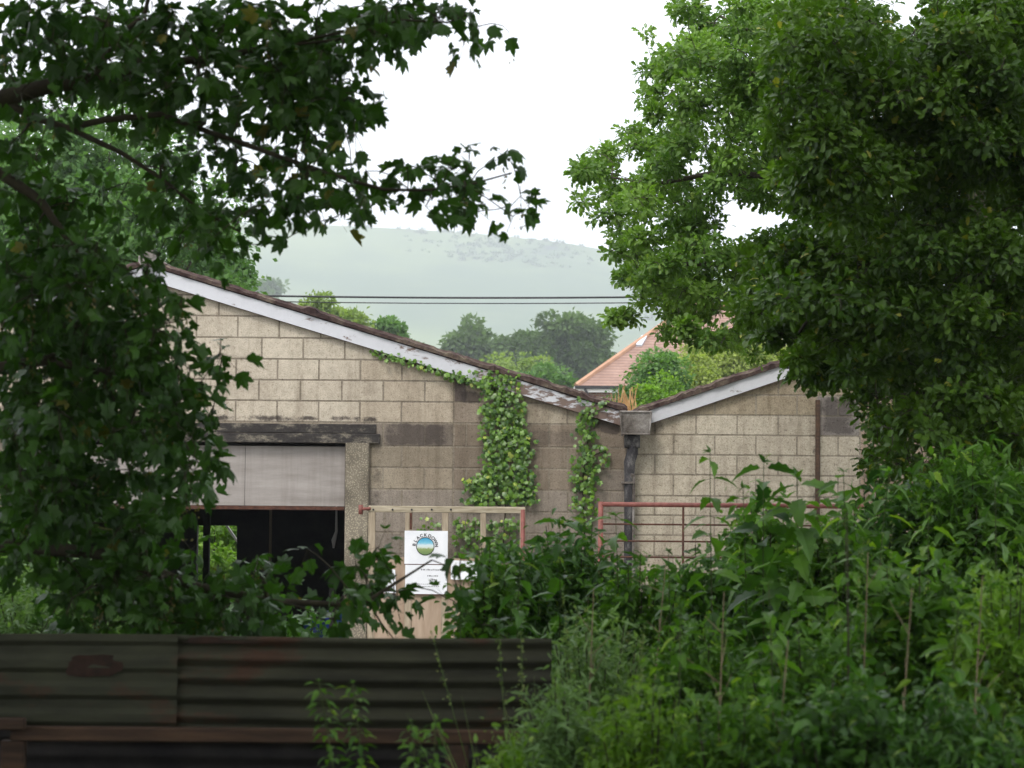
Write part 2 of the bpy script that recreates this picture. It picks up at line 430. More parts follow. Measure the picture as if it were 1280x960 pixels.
def hill_z(X, Y):
    # crest heights read off the skyline, as metres above the eye at 2100 m
    cx = np.array([-1500, -700, -465, -240, -200, -100, -29, 44, 102, 200, 320, 600, 1200])
    cz = np.array([150, 205, 222, 232, 232, 228, 224, 217, 207, 190, 168, 130, 90])
    crest = np.interp(X, cx, cz)
    t = np.clip((Y-1000)/1100, 0, 1); s = t**1.25*(1-.15*np.sin(t*math.pi))
    z = crest*s
    t2 = np.clip((Y-2100)/1500, 0, 1); z = z*(1-.5*t2)
    z = z + 7*np.sin(X/170+Y/240)*t*(1-t)*3
    return z
def build_hill():
    ys = np.concatenate([[960], np.linspace(1000, 2100, 60), np.linspace(2180, 3600, 10)]); xs = np.linspace(-1500, 1200, 140)
    X, Y = np.meshgrid(xs, ys); Z = hill_z(X, Y)+3; Z[0] -= 8
    V = np.stack([X, Y, Z], -1).reshape(-1, 3); nx = len(xs)
    i = (np.arange(len(ys)-1)[:, None]*nx+np.arange(nx-1)[None]).ravel()
    o = mesh_np('hill', V, np.stack([i, i+1, i+nx+1, i+nx], 1), HM, smooth=True); o['kind'] = 'structure'
    # scrub on the crest and the dark wood on the left slope: low leafy clumps
    A = []
    for _ in range(120):
        x = rng.normal(-12, 40); y = rng.uniform(1985, 2090); A.append((x, y, rng.uniform(1.2, 3)))
    for _ in range(40): A.append((rng.uniform(-260, 120), 2098, rng.uniform(1, 2.6)))
    for _ in range(14): A.append((rng.uniform(90, 160), rng.uniform(1750, 1980), rng.uniform(2, 4)))
    for _ in range(10): A.append((rng.uniform(-120, 90), rng.uniform(1250, 1600), rng.uniform(2, 4)))
    A = np.array(A); z = hill_z(A[:, 0], A[:, 1])+3
    pos = np.repeat(np.stack([A[:, 0], A[:, 1], z+A[:, 2]*.4], 1), 40, 0); r = np.repeat(A[:, 2], 40)
    pos = pos + rng.normal(0, .55, pos.shape)*r[:, None]*np.array([1.2, 1.2, .6])
    V, F, k = leaf_geo(DIAM, pos, rdir(len(pos)), r*.8)
    o = mesh_np('hill_scrub', V, F, M['far'], tint=np.repeat(rng.random(len(pos))*.8, k)); o['kind'] = 'stuff'
    o['label'] = 'dark scrub and small thorn bushes dotted along the hill crest'; o['category'] = 'scrub'
build_hill()

def haze():
    m, nt, out = newmat('haze_air')
    v = node(nt, 'ShaderNodeVolumePrincipled', inp={'Density': HAZE, 'Anisotropy': 0.2})
    v.inputs['Color'].default_value = (.90, .96, 1.0, 1)
    nt.links.new(v.outputs[0], out.inputs['Volume'])
    b = MB(); b.box(-6100, 6100, -40, 9100, -6, 330); o = b.build('haze', m); o['kind'] = 'stuff'
    o['label'] = 'pale summer haze that fades the far hillside'; o['category'] = 'haze'
    try: m.cycles.homogeneous_volume = True
    except Exception: pass
HAZE = 0.00052
haze()

# ------------------------------------------------------------------ barn materials
def blockmat():
    m, nt, out = newmat('concrete_block'); co = objco(nt)
    at = node(nt, 'ShaderNodeAttribute', attribute_name='col').outputs['Color']
    fine = noise(nt, 90, 3, co, .7); mid = noise(nt, 12, 6, co, .7); big = noise(nt, 1.3, 5, co, .6)
    c = mixc(nt, 1.0, at, ramp(nt, fine, [(.3, (.72, .71, .70)), (.62, (1.1, 1.1, 1.1))]).outputs[0], 'MULTIPLY')
    c = mixc(nt, 1.0, c, ramp(nt, mid, [(.3, (.80, .79, .77)), (.6, (1.06, 1.05, 1.04))]).outputs[0], 'MULTIPLY')
    c = mixc(nt, 1.0, c, ramp(nt, big, [(.35, (.86, .84, .82)), (.6, (1.04, 1.04, 1.03))]).outputs[0], 'MULTIPLY')
    # rain streaks run straight down
    st = noise(nt, 3.0, 5, objco(nt, (2.2, 1, .12)), .65)
    c = mixc(nt, 1.0, c, ramp(nt, st, [(.34, (.74, .72, .70)), (.5, (1, 1, 1))]).outputs[0], 'MULTIPLY')
    # mould that has crept up from the lintel and the damp patches beside it
    wn = noise(nt, 5, 7, objco(nt, (1, 1, 1.3)), .72)
    for (xa, xb, za, zb, amt) in STAINS:
        sp = node(nt, 'ShaderNodeSeparateXYZ'); nt.links.new(co, sp.inputs[0]); f = None
        for ax, lo, hi, e in ((0, xa, xb, .12), (2, za, zb, .07)):
            a_ = node(nt, 'ShaderNodeMapRange', interpolation_type='SMOOTHSTEP', inp={1: lo-e, 2: lo+e, 3: 0., 4: 1.}); nt.links.new(sp.outputs[ax], a_.inputs[0])
            b_ = node(nt, 'ShaderNodeMapRange', interpolation_type='SMOOTHSTEP', inp={1: hi-e, 2: hi+e, 3: 1., 4: 0.}); nt.links.new(sp.outputs[ax], b_.inputs[0])
            for q in (a_, b_):
                if f is None: f = q.outputs[0]; continue
                mu = node(nt, 'ShaderNodeMath', operation='MULTIPLY'); nt.links.new(f, mu.inputs[0]); nt.links.new(q.outputs[0], mu.inputs[1]); f = mu.outputs[0]
        ad = node(nt, 'ShaderNodeMath', operation='MULTIPLY_ADD', inp={1: .55}); nt.links.new(f, ad.inputs[0]); nt.links.new(wn, ad.inputs[2])
        fr = ramp(nt, ad.outputs[0], [(.86, (0, 0, 0)), (1.0, (1, 1, 1))]).outputs[0]
        mu = node(nt, 'ShaderNodeMath', operation='MULTIPLY', inp={1: amt}); nt.links.new(fr, mu.inputs[0])
        c = mixc(nt, mu.outputs[0], c, (.045, .036, .034))
    pit = noise(nt, 38, 4, co, .8)
    c = mixc(nt, 1.0, c, ramp(nt, pit, [(.36, (.55, .52, .5)), (.44, (1, 1, 1)), (.62, (1, 1, 1)), (.72, (1.12, 1.12, 1.1))]).outputs[0], 'MULTIPLY')
    finish(nt, out, c, .95, fine, .7, .004, .15); return m
WX = lambda px: (px-640)*25.0/2890
WZ = lambda py, px=500: 3+(600-py+.0087*(px-640))*25.0/2890
STAINS = [(WX(0), WX(480), WZ(529), WZ(519), .9), (WX(478), WX(562), WZ(560), WZ(527), .65), (WX(568), WX(608), WZ(506), WZ(486), .8), (WX(736), WX(780), WZ(545, 760), WZ(512, 760), .7),
          (WX(1016), WX(1028), WZ(640, 1022), WZ(480, 1022), .8), (WX(465), WX(480), WZ(640), WZ(550), .6), (WX(562), WX(572), WZ(660), WZ(480), .7), (WX(1025), WX(1075), WZ(545, 1050), WZ(495, 1050), .6),
          (WX(800), WX(835), WZ(545, 815), WZ(512, 815), .5), (WX(640), WX(730), WZ(560, 690), WZ(535, 690), .35)]
M['block'] = blockmat()
def grimemat(name, c0, c1, c2, s=5, stretch=(1, 1, 2.2)):
    m, nt, out = newmat(name); n = noise(nt, s, 8, objco(nt, stretch), .72); f = noise(nt, 60, 3, objco(nt), .7)
    c = ramp(nt, n, [(.32, c0), (.52, c1), (.68, c2)]).outputs[0]
    c = mixc(nt, 1.0, c, ramp(nt, f, [(.3, (.7, .7, .7)), (.6, (1.1, 1.1, 1.1))]).outputs[0], 'MULTIPLY')
    finish(nt, out, c, .95, f, .6, .005, .15); return m
M['lintel'] = grimemat('mouldy_lintel', (.025, .022, .022), (.05, .045, .042), (.26, .23, .18))
M['pebble'] = None
def pebble():
    m, nt, out = newmat('pebbly_concrete'); co = objco(nt)
    v = node(nt, 'ShaderNodeTexVoronoi', inp={'Scale': 55}); nt.links.new(co, v.inputs['Vector'])
    c = ramp(nt, v.outputs['Distance'], [(.12, (.42, .38, .30)), (.5, (.20, .178, .145))]).outputs[0]
    c = mixc(nt, 1.0, c, ramp(nt, noise(nt, 2.2, 6, co), [(.35, (.55, .53, .5)), (.62, (1.1, 1.08, 1.02))]).outputs[0], 'MULTIPLY')
    finish(nt, out, c, .95, v.outputs['Distance'], -.7, .006, .15); return m
M['pebble'] = pebble()
def boardmat():
    m, nt, out = newmat('weathered_sheet_board'); co = objco(nt)
    n = noise(nt, 2.5, 6, objco(nt, (.35, 1, 2.4)), .7); s = noise(nt, 8, 5, objco(nt, (2.4, 1, .12)), .7)
    c = ramp(nt, n, [(.3, (.22, .197, .18)), (.65, (.35, .32, .30))]).outputs[0]
    c = mixc(nt, 1.0, c, ramp(nt, s, [(.3, (.88, .87, .86)), (.55, (1.02, 1.02, 1.02))]).outputs[0], 'MULTIPLY')
    finish(nt, out, c, .8, s, .25, .004, .25); return m
M['board'] = boardmat()
def peeling(name, a, b, lo, hi, x0=None, x1=None):
    """painted timber; paint flakes off more between x0 and x1 (object X)"""
    m, nt, out = newmat(name); co = objco(nt)
    n = noise(nt, 3.2, 8, objco(nt, (1, 1, 2.5)), .7, .3)
    src = n
    if x0 is not None:
        sep = node(nt, 'ShaderNodeSeparateXYZ'); nt.links.new(node(nt, 'ShaderNodeTexCoord').outputs['Object'], sep.inputs[0])
        r = node(nt, 'ShaderNodeMapRange', inp={1: x0, 2: x1, 3: 0., 4: .17}); nt.links.new(sep.outputs[0], r.inputs[0])
        ad = node(nt, 'ShaderNodeMath', operation='SUBTRACT'); nt.links.new(n, ad.inputs[0]); nt.links.new(r.outputs[0], ad.inputs[1]); src = ad.outputs[0]
    f = ramp(nt, src, [(lo, (0, 0, 0)), (hi, (1, 1, 1))]).outputs[0]
    g = noise(nt, 25, 4, co)
    pc = mixc(nt, g, a, tuple(x*.85 for x in a))
    c = mixc(nt, f, b, pc)
    finish(nt, out, c, .7, f, .5, .003, .3); return m
M['barge'] = peeling('peeling_white_paint', (.60, .605, .64), (.17, .12, .10), .34, .40, -1.5, 1.1)
M['barge2'] = peeling('weathered_white_paint', (.58, .58, .61), (.22, .19, .17), .33, .38)
def roofmat():
    m, nt, out = newmat('mossy_roof_sheet'); co = objco(nt)
    n = noise(nt, 6, 7, co, .75)
    c = ramp(nt, n, [(.32, (.018, .012, .012)), (.48, (.055, .035, .032)), (.58, (.10, .075, .06)), (.72, (.2, .17, .12))]).outputs[0]
    finish(nt, out, c, .95, n, 1, .02, .1); return m
M['roof'] = roofmat()
M['cement'] = grimemat('grey_fibre_cement', (.06, .048, .04), (.20, .178, .16), (.34, .32, .30), 5, (1, 1, 1))
M['pipe'] = grimemat('stained_pipe', (.025, .023, .025), (.06, .057, .06), (.22, .21, .2), 5, (1.5, 1.5, .8))
M['inner'] = simplemat('near_black_inner', (.02, .018, .02), (.045, .04, .038), 4, .95, .3)  # near-black tone, reused as painted gloom below the fence rail
M['rust'] = simplemat('rusty_iron', (.05, .022, .016), (.115, .05, .032), 20, .9, .5, dist=.003)
M['redpaint'] = simplemat('dull_red_paint', (.14, .04, .03), (.25, .085, .068), 16, .6, .3, dist=.002, spec=.4)
M['timber'] = simplemat('pale_timber', (.24, .19, .13), (.42, .35, .26), 6, .85, .4, (6, 6, .6), dist=.003)
M['timber_h'] = simplemat('pale_timber_rail', (.26, .22, .15), (.46, .40, .30), 6, .85, .4, (.6, 6, 6), dist=.003)
M['ply'] = simplemat('pinkish_plywood', (.30, .215, .15), (.43, .33, .245), 3, .8, .25, (3, 1, .6), dist=.003)
M['darkwood'] = simplemat('dark_wet_timber', (.03, .018, .012), (.075, .042, .025), 7, .85, .5, (.4, 4, 4), dist=.006)
M['white'] = simplemat('white_card', (.74, .76, .80), (.84, .85, .88), 4, .5, 0.05)
M['black'] = simplemat('black_ink', (.012, .012, .015), (.02, .02, .022), 4, .6, 0)
M['blueplastic'] = simplemat('blue_plastic', (.012, .03, .22), (.02, .05, .30), 4, .45, .1)
M['wire'] = simplemat('cable_black', (.02, .02, .022), (.03, .03, .032), 4, .6, 0)
M['cream'] = simplemat('white_trim_paint', (.7, .68, .64), (.8, .78, .75), 5, .6, .05)

# ------------------------------------------------------------------ block walls
def clip_poly(poly, a, b, c):           # keep a*x+b*z<=c
    o = []
    for i in range(len(poly)):
        p, q = poly[i], poly[(i+1) % len(poly)]
        dp, dq = a*p[0]+b*p[1]-c, a*q[0]+b*q[1]-c
        if dp <= 0: o.append(p)
        if (dp < 0 < dq) or (dq < 0 < dp):
            t = dp/(dp-dq); o.append((p[0]+t*(q[0]-p[0]), p[1]+t*(q[1]-p[1])))
    return o
def inset(poly, d):
    cx = sum(p[0] for p in poly)/len(poly); cz = sum(p[1] for p in poly)/len(poly)
    wx = max(p[0] for p in poly)-min(p[0] for p in poly); wz = max(p[1] for p in poly)-min(p[1] for p in poly)
    if wx < 3*d or wz < 3*d: return None
    sx, sz = 1-2*d/wx, 1-2*d/wz
    mx = (max(p[0] for p in poly)+min(p[0] for p in poly))/2; mz = (max(p[1] for p in poly)+min(p[1] for p in poly))/2
    return [(mx+(p[0]-mx)*sx, mz+(p[1]-mz)*sz) for p in poly]
def block_wall(name, Yf, x0, x1, zs, mod, offs, planes, hole, colf, mat, parent, thick=.2, joints=(), mort=(.265, .232, .188)):
    mb = MB(); rnd = random.Random(3)
    for r in range(len(zs)-1):
        za, zb = zs[r+1], zs[r]
        o = offs[r % len(offs)]; x = x0 - mod + (o % mod)
        edges = []
        while x < x1: edges.append(x); x += mod
        edges = [e for e in edges if e > x0+.02]; edges = [x0]+edges+[x1]
        for j in joints:
            if x0 < j < x1: edges = [e for e in edges if abs(e-j) > .12]+[j]
        edges.sort()
        for a, b in zip(edges, edges[1:]):
            rects = [(a, b, za, zb)]
            if hole:
                hx0, hx1, hz1 = hole; rects = []
                if za < hz1 - .01:
                    if a < hx0: rects.append((a, min(b, hx0), za, zb))
                    if b > hx1: rects.append((max(a, hx1), b, za, zb))
                    if a < hx1 and b > hx0 and zb > hz1+.02: rects.append((max(a, hx0), min(b, hx1), hz1, zb))
                else: rects = [(a, b, za, zb)]
            for (xa, xb, zc, zd) in rects:
                if xb-xa < .03: continue
                poly = [(xa, zc), (xb, zc), (xb, zd), (xa, zd)]
                for pl in planes: poly = clip_poly(poly, *pl) if len(poly) > 2 else []
                if len(poly) < 3: continue
                jt = .009
                outer = inset(poly, jt)
                if not outer: continue
                inner = inset(poly, jt+.003)
                if not inner: continue
                dy = rnd.uniform(-.001, .002); c = colf((xa+xb)/2, (zc+zd)/2, rnd)
                n = len(poly)
                V = [(p[0], Yf+.012, p[1]) for p in outer]+[(p[0], Yf+.003+dy, p[1]) for p in outer]+[(p[0], Yf+dy, p[1]) for p in inner]
                F = [(i, (i+1) % n, n+(i+1) % n, n+i) for i in range(n)]+[(n+i, n+(i+1) % n, 2*n+(i+1) % n, 2*n+i) for i in range(n)]+[tuple(range(2*n, 3*n))]
                mb.add(V, F, c)
    # mortar and body: slabs split round the hole
    def slab(poly):
        for pl in planes: poly = clip_poly(poly, *pl) if len(poly) > 2 else []
        if len(poly) < 3: return
        n = len(poly); V = [(p[0], Yf+.0045, p[1]) for p in poly]+[(p[0], Yf+thick, p[1]) for p in poly]
        mc = mort
        mb.add(V, [tuple(range(n)), tuple(range(2*n-1, n-1, -1))]+[(i, n+i, n+(i+1) % n, (i+1) % n) for i in range(n)], mc)
    zt, zb_ = zs[0], zs[-1]
    if hole:
        hx0, hx1, hz1 = hole
        slab([(x0, zb_), (hx0, zb_), (hx0, zt), (x0, zt)]); slab([(hx1, zb_), (x1, zb_), (x1, zt), (hx1, zt)])
        slab([(hx0, hz1), (hx1, hz1), (hx1, zt), (hx0, zt)])
    else: slab([(x0, zb_), (x1, zb_), (x1, zt), (x0, zt)])
    return mb.build(name, mat, parent)

YW = 25.0; MPP = YW/FPX
def X(px, py=550, Y=YW): return P(px, py, Y).x
def Z(px, py, Y=YW): return P(px, py, Y).z

# ---- left barn
apex = P(185, 329, YW); valL = P(784, 513, YW)
TL = (apex.z-valL.z)/(valL.x-apex.x)
half = valL.x-apex.x; eaveX = apex.x-half
xj = X(784)
BL = empty('block_barn', (apex.x, YW, 0), 'long low gabled barn of cream concrete blocks with a wide dark doorway', 'barn')
def bl(o): return attach(o, BL)
rt = .05
planesL = [(TL, 1, apex.z-.055+TL*apex.x), (-TL, 1, apex.z-.055-TL*apex.x)]
pys = [317, 343, 369, 395, 422, 448.5, 474.5, 500.5, 527, 556, 583, 610, 637, 664, 691, 718, 745, 772, 799, 826, 853, 880, 907, 934, 965]
zsL = [Z(300, y) for y in pys]; zsL[-1] = -.1
hole = (X(14), X(432), Z(300, 551))
m45 = 51.9*MPP
def cx(px): return (X(px)-eaveX)
offL = [cx(219.5), cx(243), cx(219.5), cx(243.5), cx(222), cx(242), cx(219), cx(242)]
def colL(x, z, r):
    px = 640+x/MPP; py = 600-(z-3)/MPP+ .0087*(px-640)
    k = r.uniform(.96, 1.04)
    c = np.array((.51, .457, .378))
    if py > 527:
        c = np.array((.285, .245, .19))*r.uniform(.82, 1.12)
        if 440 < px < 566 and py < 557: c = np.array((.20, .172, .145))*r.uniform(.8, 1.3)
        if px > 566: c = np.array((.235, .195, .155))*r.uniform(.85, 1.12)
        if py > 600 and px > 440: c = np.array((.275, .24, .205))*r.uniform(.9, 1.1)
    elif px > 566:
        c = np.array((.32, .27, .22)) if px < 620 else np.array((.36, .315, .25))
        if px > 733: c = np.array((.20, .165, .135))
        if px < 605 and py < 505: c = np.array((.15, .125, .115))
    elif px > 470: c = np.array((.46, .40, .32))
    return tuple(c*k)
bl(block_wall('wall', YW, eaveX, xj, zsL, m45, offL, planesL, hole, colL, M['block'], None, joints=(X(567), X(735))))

def rake(name, A, B, h0, h1, y0, y1, mat, nseg=1, c=(1, 1, 1)):
    """board following the rake from A to B; h0/h1 = how far below the line its top and bottom lie"""
    mb = MB()
    V = []
    for p in (A, B):
        for y in (y0, y1):
            for h in (h1, h0): V.append((p[0], y, p[1]-h))
    mb.add(V, [(0, 1, 3, 2), (4, 6, 7, 5), (0, 4, 5, 1), (2, 3, 7, 6), (0, 2, 6, 4), (1, 5, 7, 3)], c)
    return mb.build(name, mat)
aX, aZ = apex.x, apex.z
lowL = (X(775), aZ-TL*(X(775)-aX))
bl(rake('bargeboard', (aX, aZ), lowL, .035, .185, YW-.06, YW-.034, M['barge']))
bl(rake('bargeboard', (eaveX-.1, aZ-TL*(half+.1)), (aX, aZ), .035, .185, YW-.06, YW-.034, M['barge']))
bl(rake('soffit_batten', (aX, aZ), lowL, .155, .19, YW-.033, YW-.001, M['rust']))

def roof_slope(name, A, B, y0, y1, mat, th=.036):
    """corrugated sheet: waves run across Y, ridges run down the slope; ragged mossy verge"""
    ny = int((y1-y0)/.035); nxs = 160; rnd = np.random.default_rng(5)
    ys = np.linspace(y0, y1, ny); t = np.linspace(0, 1, nxs)
    wave = .018*np.sin(ys*2*math.pi/.146)
    T, YY = np.meshgrid(t, ys)
    Xg = A[0]+(B[0]-A[0])*T; Zg = A[1]+(B[1]-A[1])*T+wave[:, None]
    lump = np.zeros_like(T); e = np.convolve(rnd.normal(0, .03, nxs+8), np.ones(4)/4, 'same')[4:-4]
    lump[:4] += np.maximum(e, -.006)[None]*np.array([1, .9, .6, .3])[:, None]
    step = .010*((T*5) % 1); Zt = Zg+lump+step; Yt = YY.copy(); Yt[0] -= np.abs(e)*.6
    V = np.concatenate([np.stack([Xg, Yt, Zt], -1).reshape(-1, 3), np.stack([Xg, Yt, Zg-th], -1).reshape(-1, 3)])
    n = ny*nxs; i = (np.arange(ny-1)[:, None]*nxs+np.arange(nxs-1)[None]).ravel()
    F = [np.stack([i, i+1, i+nxs+1, i+nxs], 1), np.stack([i+n, i+nxs+n, i+nxs+1+n, i+1+n], 1)]
    j = np.arange(nxs-1); F.append(np.stack([j, j+n, j+1+n, j+1], 1)); j2 = j+(ny-1)*nxs; F.append(np.stack([j2, j2+1, j2+1+n, j2+n], 1))
    k = np.arange(ny-1)*nxs; F.append(np.stack([k, k+nxs, k+nxs+n, k+n], 1)); k2 = k+nxs-1; F.append(np.stack([k2, k2+n, k2+nxs+n, k2+nxs], 1))
    return mesh_np(name, V, np.concatenate(F), mat, smooth=False)
BACK = 38.0
bl(roof_slope('roof', (aX, aZ+.03), (valL.x, valL.z+.03), YW-.078, BACK, M['roof']))
bl(roof_slope('roof', (aX-.002, aZ+.028), (eaveX-.2, aZ-TL*(half+.2)+.028), YW-.078, BACK, M['roof']))
rc = MB(); rc.tube([(aX, YW-.16, aZ+.03), (aX, BACK, aZ+.03)], .085, 10); rc.box(aX-.06, aX+.10, YW-.20, YW-.05, aZ-.03, aZ+.13, bev=.02)
bl(rc.build('ridge_cap', M['cement']))

lt = MB(); lt.box(X(-10), X(475), YW-.045, YW+.18, Z(300, 553), Z(300, 541), bev=.006); lt.box(X(-10), X(470), YW-.02, YW+.18, Z(300, 540.5), Z(300, 529), bev=.004)
bl(lt.build('lintel', M['lintel']))
jb = MB(); jb.box(X(432.5), X(462), YW-.06, YW+.22, -.05, Z(440, 553.5), bev=.012); bl(jb.build('door_pier', M['pebble']))
jb = MB(); jb.box(X(-12), X(13.5), YW-.06, YW+.22, -.05, Z(440, 553.5), bev=.012); bl(jb.build('door_pier', M['pebble']))
hp = MB()
for a, b in ((X(14), X(175)), (X(175)+.004, X(306)-.002), (X(306)+.003, X(431))):
    hp.box(a, b, YW+.06, YW+.075, Z(300, 632), Z(300, 557), bev=.002)
hpo = bl(hp.build('header_panel', M['board']))
r = MB(); r.box(X(14), X(431), YW+.045, YW+.10, Z(300, 637), Z(300, 632.4), bev=.004); ro = r.build('rusty_rail', M['rust']); attach(ro, BL)
# inside: side walls, back wall with an opening, posts
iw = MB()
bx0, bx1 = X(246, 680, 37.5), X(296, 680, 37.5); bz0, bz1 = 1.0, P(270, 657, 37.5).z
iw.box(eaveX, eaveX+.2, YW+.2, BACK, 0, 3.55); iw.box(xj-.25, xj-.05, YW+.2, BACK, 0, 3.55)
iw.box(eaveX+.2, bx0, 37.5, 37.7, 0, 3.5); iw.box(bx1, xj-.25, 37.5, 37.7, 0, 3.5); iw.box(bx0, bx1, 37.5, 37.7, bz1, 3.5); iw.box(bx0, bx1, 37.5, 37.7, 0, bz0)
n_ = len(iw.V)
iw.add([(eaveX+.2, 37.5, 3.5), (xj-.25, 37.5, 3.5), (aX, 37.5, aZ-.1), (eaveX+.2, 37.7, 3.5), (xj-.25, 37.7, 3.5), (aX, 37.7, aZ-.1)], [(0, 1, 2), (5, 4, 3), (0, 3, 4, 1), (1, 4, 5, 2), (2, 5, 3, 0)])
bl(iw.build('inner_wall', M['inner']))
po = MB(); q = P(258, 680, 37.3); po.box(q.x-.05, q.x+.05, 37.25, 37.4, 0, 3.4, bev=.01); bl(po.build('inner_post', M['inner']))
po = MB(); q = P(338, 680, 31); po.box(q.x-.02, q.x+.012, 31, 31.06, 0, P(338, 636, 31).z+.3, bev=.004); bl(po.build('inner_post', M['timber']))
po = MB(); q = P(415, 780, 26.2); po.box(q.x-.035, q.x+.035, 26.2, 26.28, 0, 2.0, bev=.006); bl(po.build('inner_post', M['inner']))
for yy in (29, 33):
    po = MB(); po.tube([(eaveX+.2, yy, 3.45), (xj-.25, yy, 3.45)], .05, 6); bl(po.build('tie_beam', M['inner']))

# hopper and downpipe on the joint
def frustum(x0, x1, y0, y1, z0, z1, t=.02):
    V = [(x0+t, y0+t, z0), (x1-t, y0+t, z0), (x1-t, y1, z0), (x0+t, y1, z0), (x0, y0, z1), (x1, y0, z1), (x1, y1, z1), (x0, y1, z1)]
    return V, [(3, 2, 1, 0), (4, 5, 6, 7), (0, 1, 5, 4), (1, 2, 6, 5), (2, 3, 7, 6), (3, 0, 4, 7)]
hpx0, hpx1, hz0, hz1 = X(774), X(811), Z(790, 542), Z(790, 517)
h = MB(); h.add(*frustum(hpx0, hpx1, YW-.30, YW-.07, hz0, hz1, .022))
h.box(hpx0-.012, hpx1+.012, YW-.315, YW-.065, hz1+.001, hz1+.022, bev=.006); h.tube([(hpx0-.004, YW-.31, hz1), (hpx0+.012, YW-.30, hz0-.01), (hpx1-.012, YW-.30, hz0-.01), (hpx1+.004, YW-.31, hz1)], .011, 6)
ho = h.build('gutter_hopper', M['cement']); bl(ho)
dp = MB(); px_ = X(788); dp.box(X(780), X(799), YW-.16, YW-.02, Z(790, 560), hz0-.013, bev=.02)
dp.tube([(X(791), YW-.10, Z(790, 552)), (X(790), YW-.10, Z(790, 566)), (X(786.5), YW-.10, Z(790, 578)), (X(786.5), YW-.10, Z(790, 596)), (X(786.5), YW-.10, .05)], [.055, .06, .062, .055, .05], 12)
bl(dp.build('downpipe', M['pipe'], smooth=True))
dp = MB(); dp.tube([(X(791.5), YW-.14, Z(790, 594)), (X(791.5), YW-.14, .05)], .014, 8); dp.tube([(X(789), YW-.13, Z(790, 596)), (X(790.5), YW-.14, Z(790, 592))], .026, 8)
bl(dp.build('thin_pipe', M['cement']))
cl = MB(); cl.box(X(777), X(792.5), YW-.165, YW-.01, Z(790, 604.5), Z(790, 602), bev=.004); bl(cl.build('pipe_clamp', M['cement']))
cl = MB(); cl.tube([(X(777), YW-.06, Z(760, 520)), (X(777), YW-.06, Z(760, 545))], .012, 6)
bl(cl.build('gutter_stub', M['cement']))

# ---- right barn
BR = empty('block_barn', (X(1400), YW, 0), 'gabled block barn rising to the right of the gutter hopper, half hidden by oak', 'barn')
def br(o): return attach(o, BR)
v0 = P(797, 514.5, YW); v1 = P(960, 460, YW); TR = (v1.z-v0.z)/(v1.x-v0.x)
apx = X(1400); apz = v0.z+TR*(apx-v0.x); xr1 = apx+(apx-xj)
planesR = [(-TR, 1, v0.z-.05-TR*v0.x), (TR, 1, apz-.05+TR*apx)]
pyr = [286, 312, 338, 364, 390, 416, 442, 468, 493.5, 519, 544, 569, 594, 620.5, 645, 670, 696, 722, 748, 774, 800, 826, 852, 878, 904, 930, 965]
zsR = [Z(900, y) for y in pyr]; zsR[-1] = -.1
def cr(px): return (X(px)-xj-.004)
offR = [cr(842), cr(870)]
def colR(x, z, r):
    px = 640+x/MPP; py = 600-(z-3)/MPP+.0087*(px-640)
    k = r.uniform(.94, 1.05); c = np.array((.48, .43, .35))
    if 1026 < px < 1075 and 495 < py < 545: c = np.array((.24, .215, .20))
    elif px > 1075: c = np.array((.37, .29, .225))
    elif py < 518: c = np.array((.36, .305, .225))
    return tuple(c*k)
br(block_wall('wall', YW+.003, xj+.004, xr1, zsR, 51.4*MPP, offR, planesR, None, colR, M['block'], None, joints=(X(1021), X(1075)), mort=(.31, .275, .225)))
vs = (X(812), v0.z+TR*(X(812)-v0.x))
br(rake('bargeboard', vs, (apx, apz), .03, .175, YW-.055, YW-.030, M['barge2']))
br(rake('bargeboard', (apx, apz), (xr1, apz-TR*(xr1-apx)), .03, .175, YW-.055, YW-.030, M['barge2']))
br(rake('soffit_batten', vs, (apx, apz), .15, .18, YW-.029, YW, M['rust']))
br(roof_slope('roof', (apx, apz+.028), (v0.x-.02, v0.z+.02), YW-.078, BACK, M['roof']))
br(roof_slope('roof', (apx+.002, apz+.026), (xr1, apz-TR*(xr1-apx)+.026), YW-.078, BACK, M['roof']))
dp = MB(); dp.tube([(X(1022, 560), YW-.012, Z(1022, 500)), (X(1022, 560), YW-.012, .03)], .026, 8); br(dp.build('drainpipe', M['darkwood'], smooth=True))
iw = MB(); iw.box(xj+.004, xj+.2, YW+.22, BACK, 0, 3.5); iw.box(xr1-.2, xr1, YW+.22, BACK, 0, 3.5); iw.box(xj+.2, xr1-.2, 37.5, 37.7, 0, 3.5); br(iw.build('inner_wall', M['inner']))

# ---- things in the doorway
def drum(px, Y, top, wpx, label):
    c = P(px, top, Y); rad = wpx*Y/FPX/2; h = c.z
    root = empty('plastic_drum', (c.x, Y, .02), label, 'drum', 'blue drums in the barn')
    prof = [(0, 0), (.9, 0), (1, .04), (1, .3), (1.04, .33), (1, .36), (1, .63), (1.04, .66), (1, .69), (1, .95), (.93, 1.0)]
    V = []; F = []; n = 28
    for rr, t in prof:
        for k in range(n): a = 2*math.pi*k/n; V.append((rr*rad*math.cos(a), rr*rad*math.sin(a), t*(h-.02)))
    for i in range(len(prof)-1):
        for k in range(n): F.append((i*n+k, i*n+(k+1) % n, (i+1)*n+(k+1) % n, (i+1)*n+k))
    mesh_np('drum_body', np.array(V), F, M['blueplastic'], root, smooth=True)
    V = []; F = []
    for rr, t in [(1.0, .955), (1.03, .96), (1.03, 1.02), (.9, 1.03), (0.01, 1.015)]:
        for k in range(n): a = 2*math.pi*k/n; V.append((rr*rad*math.cos(a), rr*rad*math.sin(a), t*(h-.02)))
    for i in range(4):
        for k in range(n): F.append((i*n+k, i*n+(k+1) % n, (i+1)*n+(k+1) % n, (i+1)*n+k))
    mesh_np('lid', np.array(V), F, M['blueplastic'], root, smooth=True)
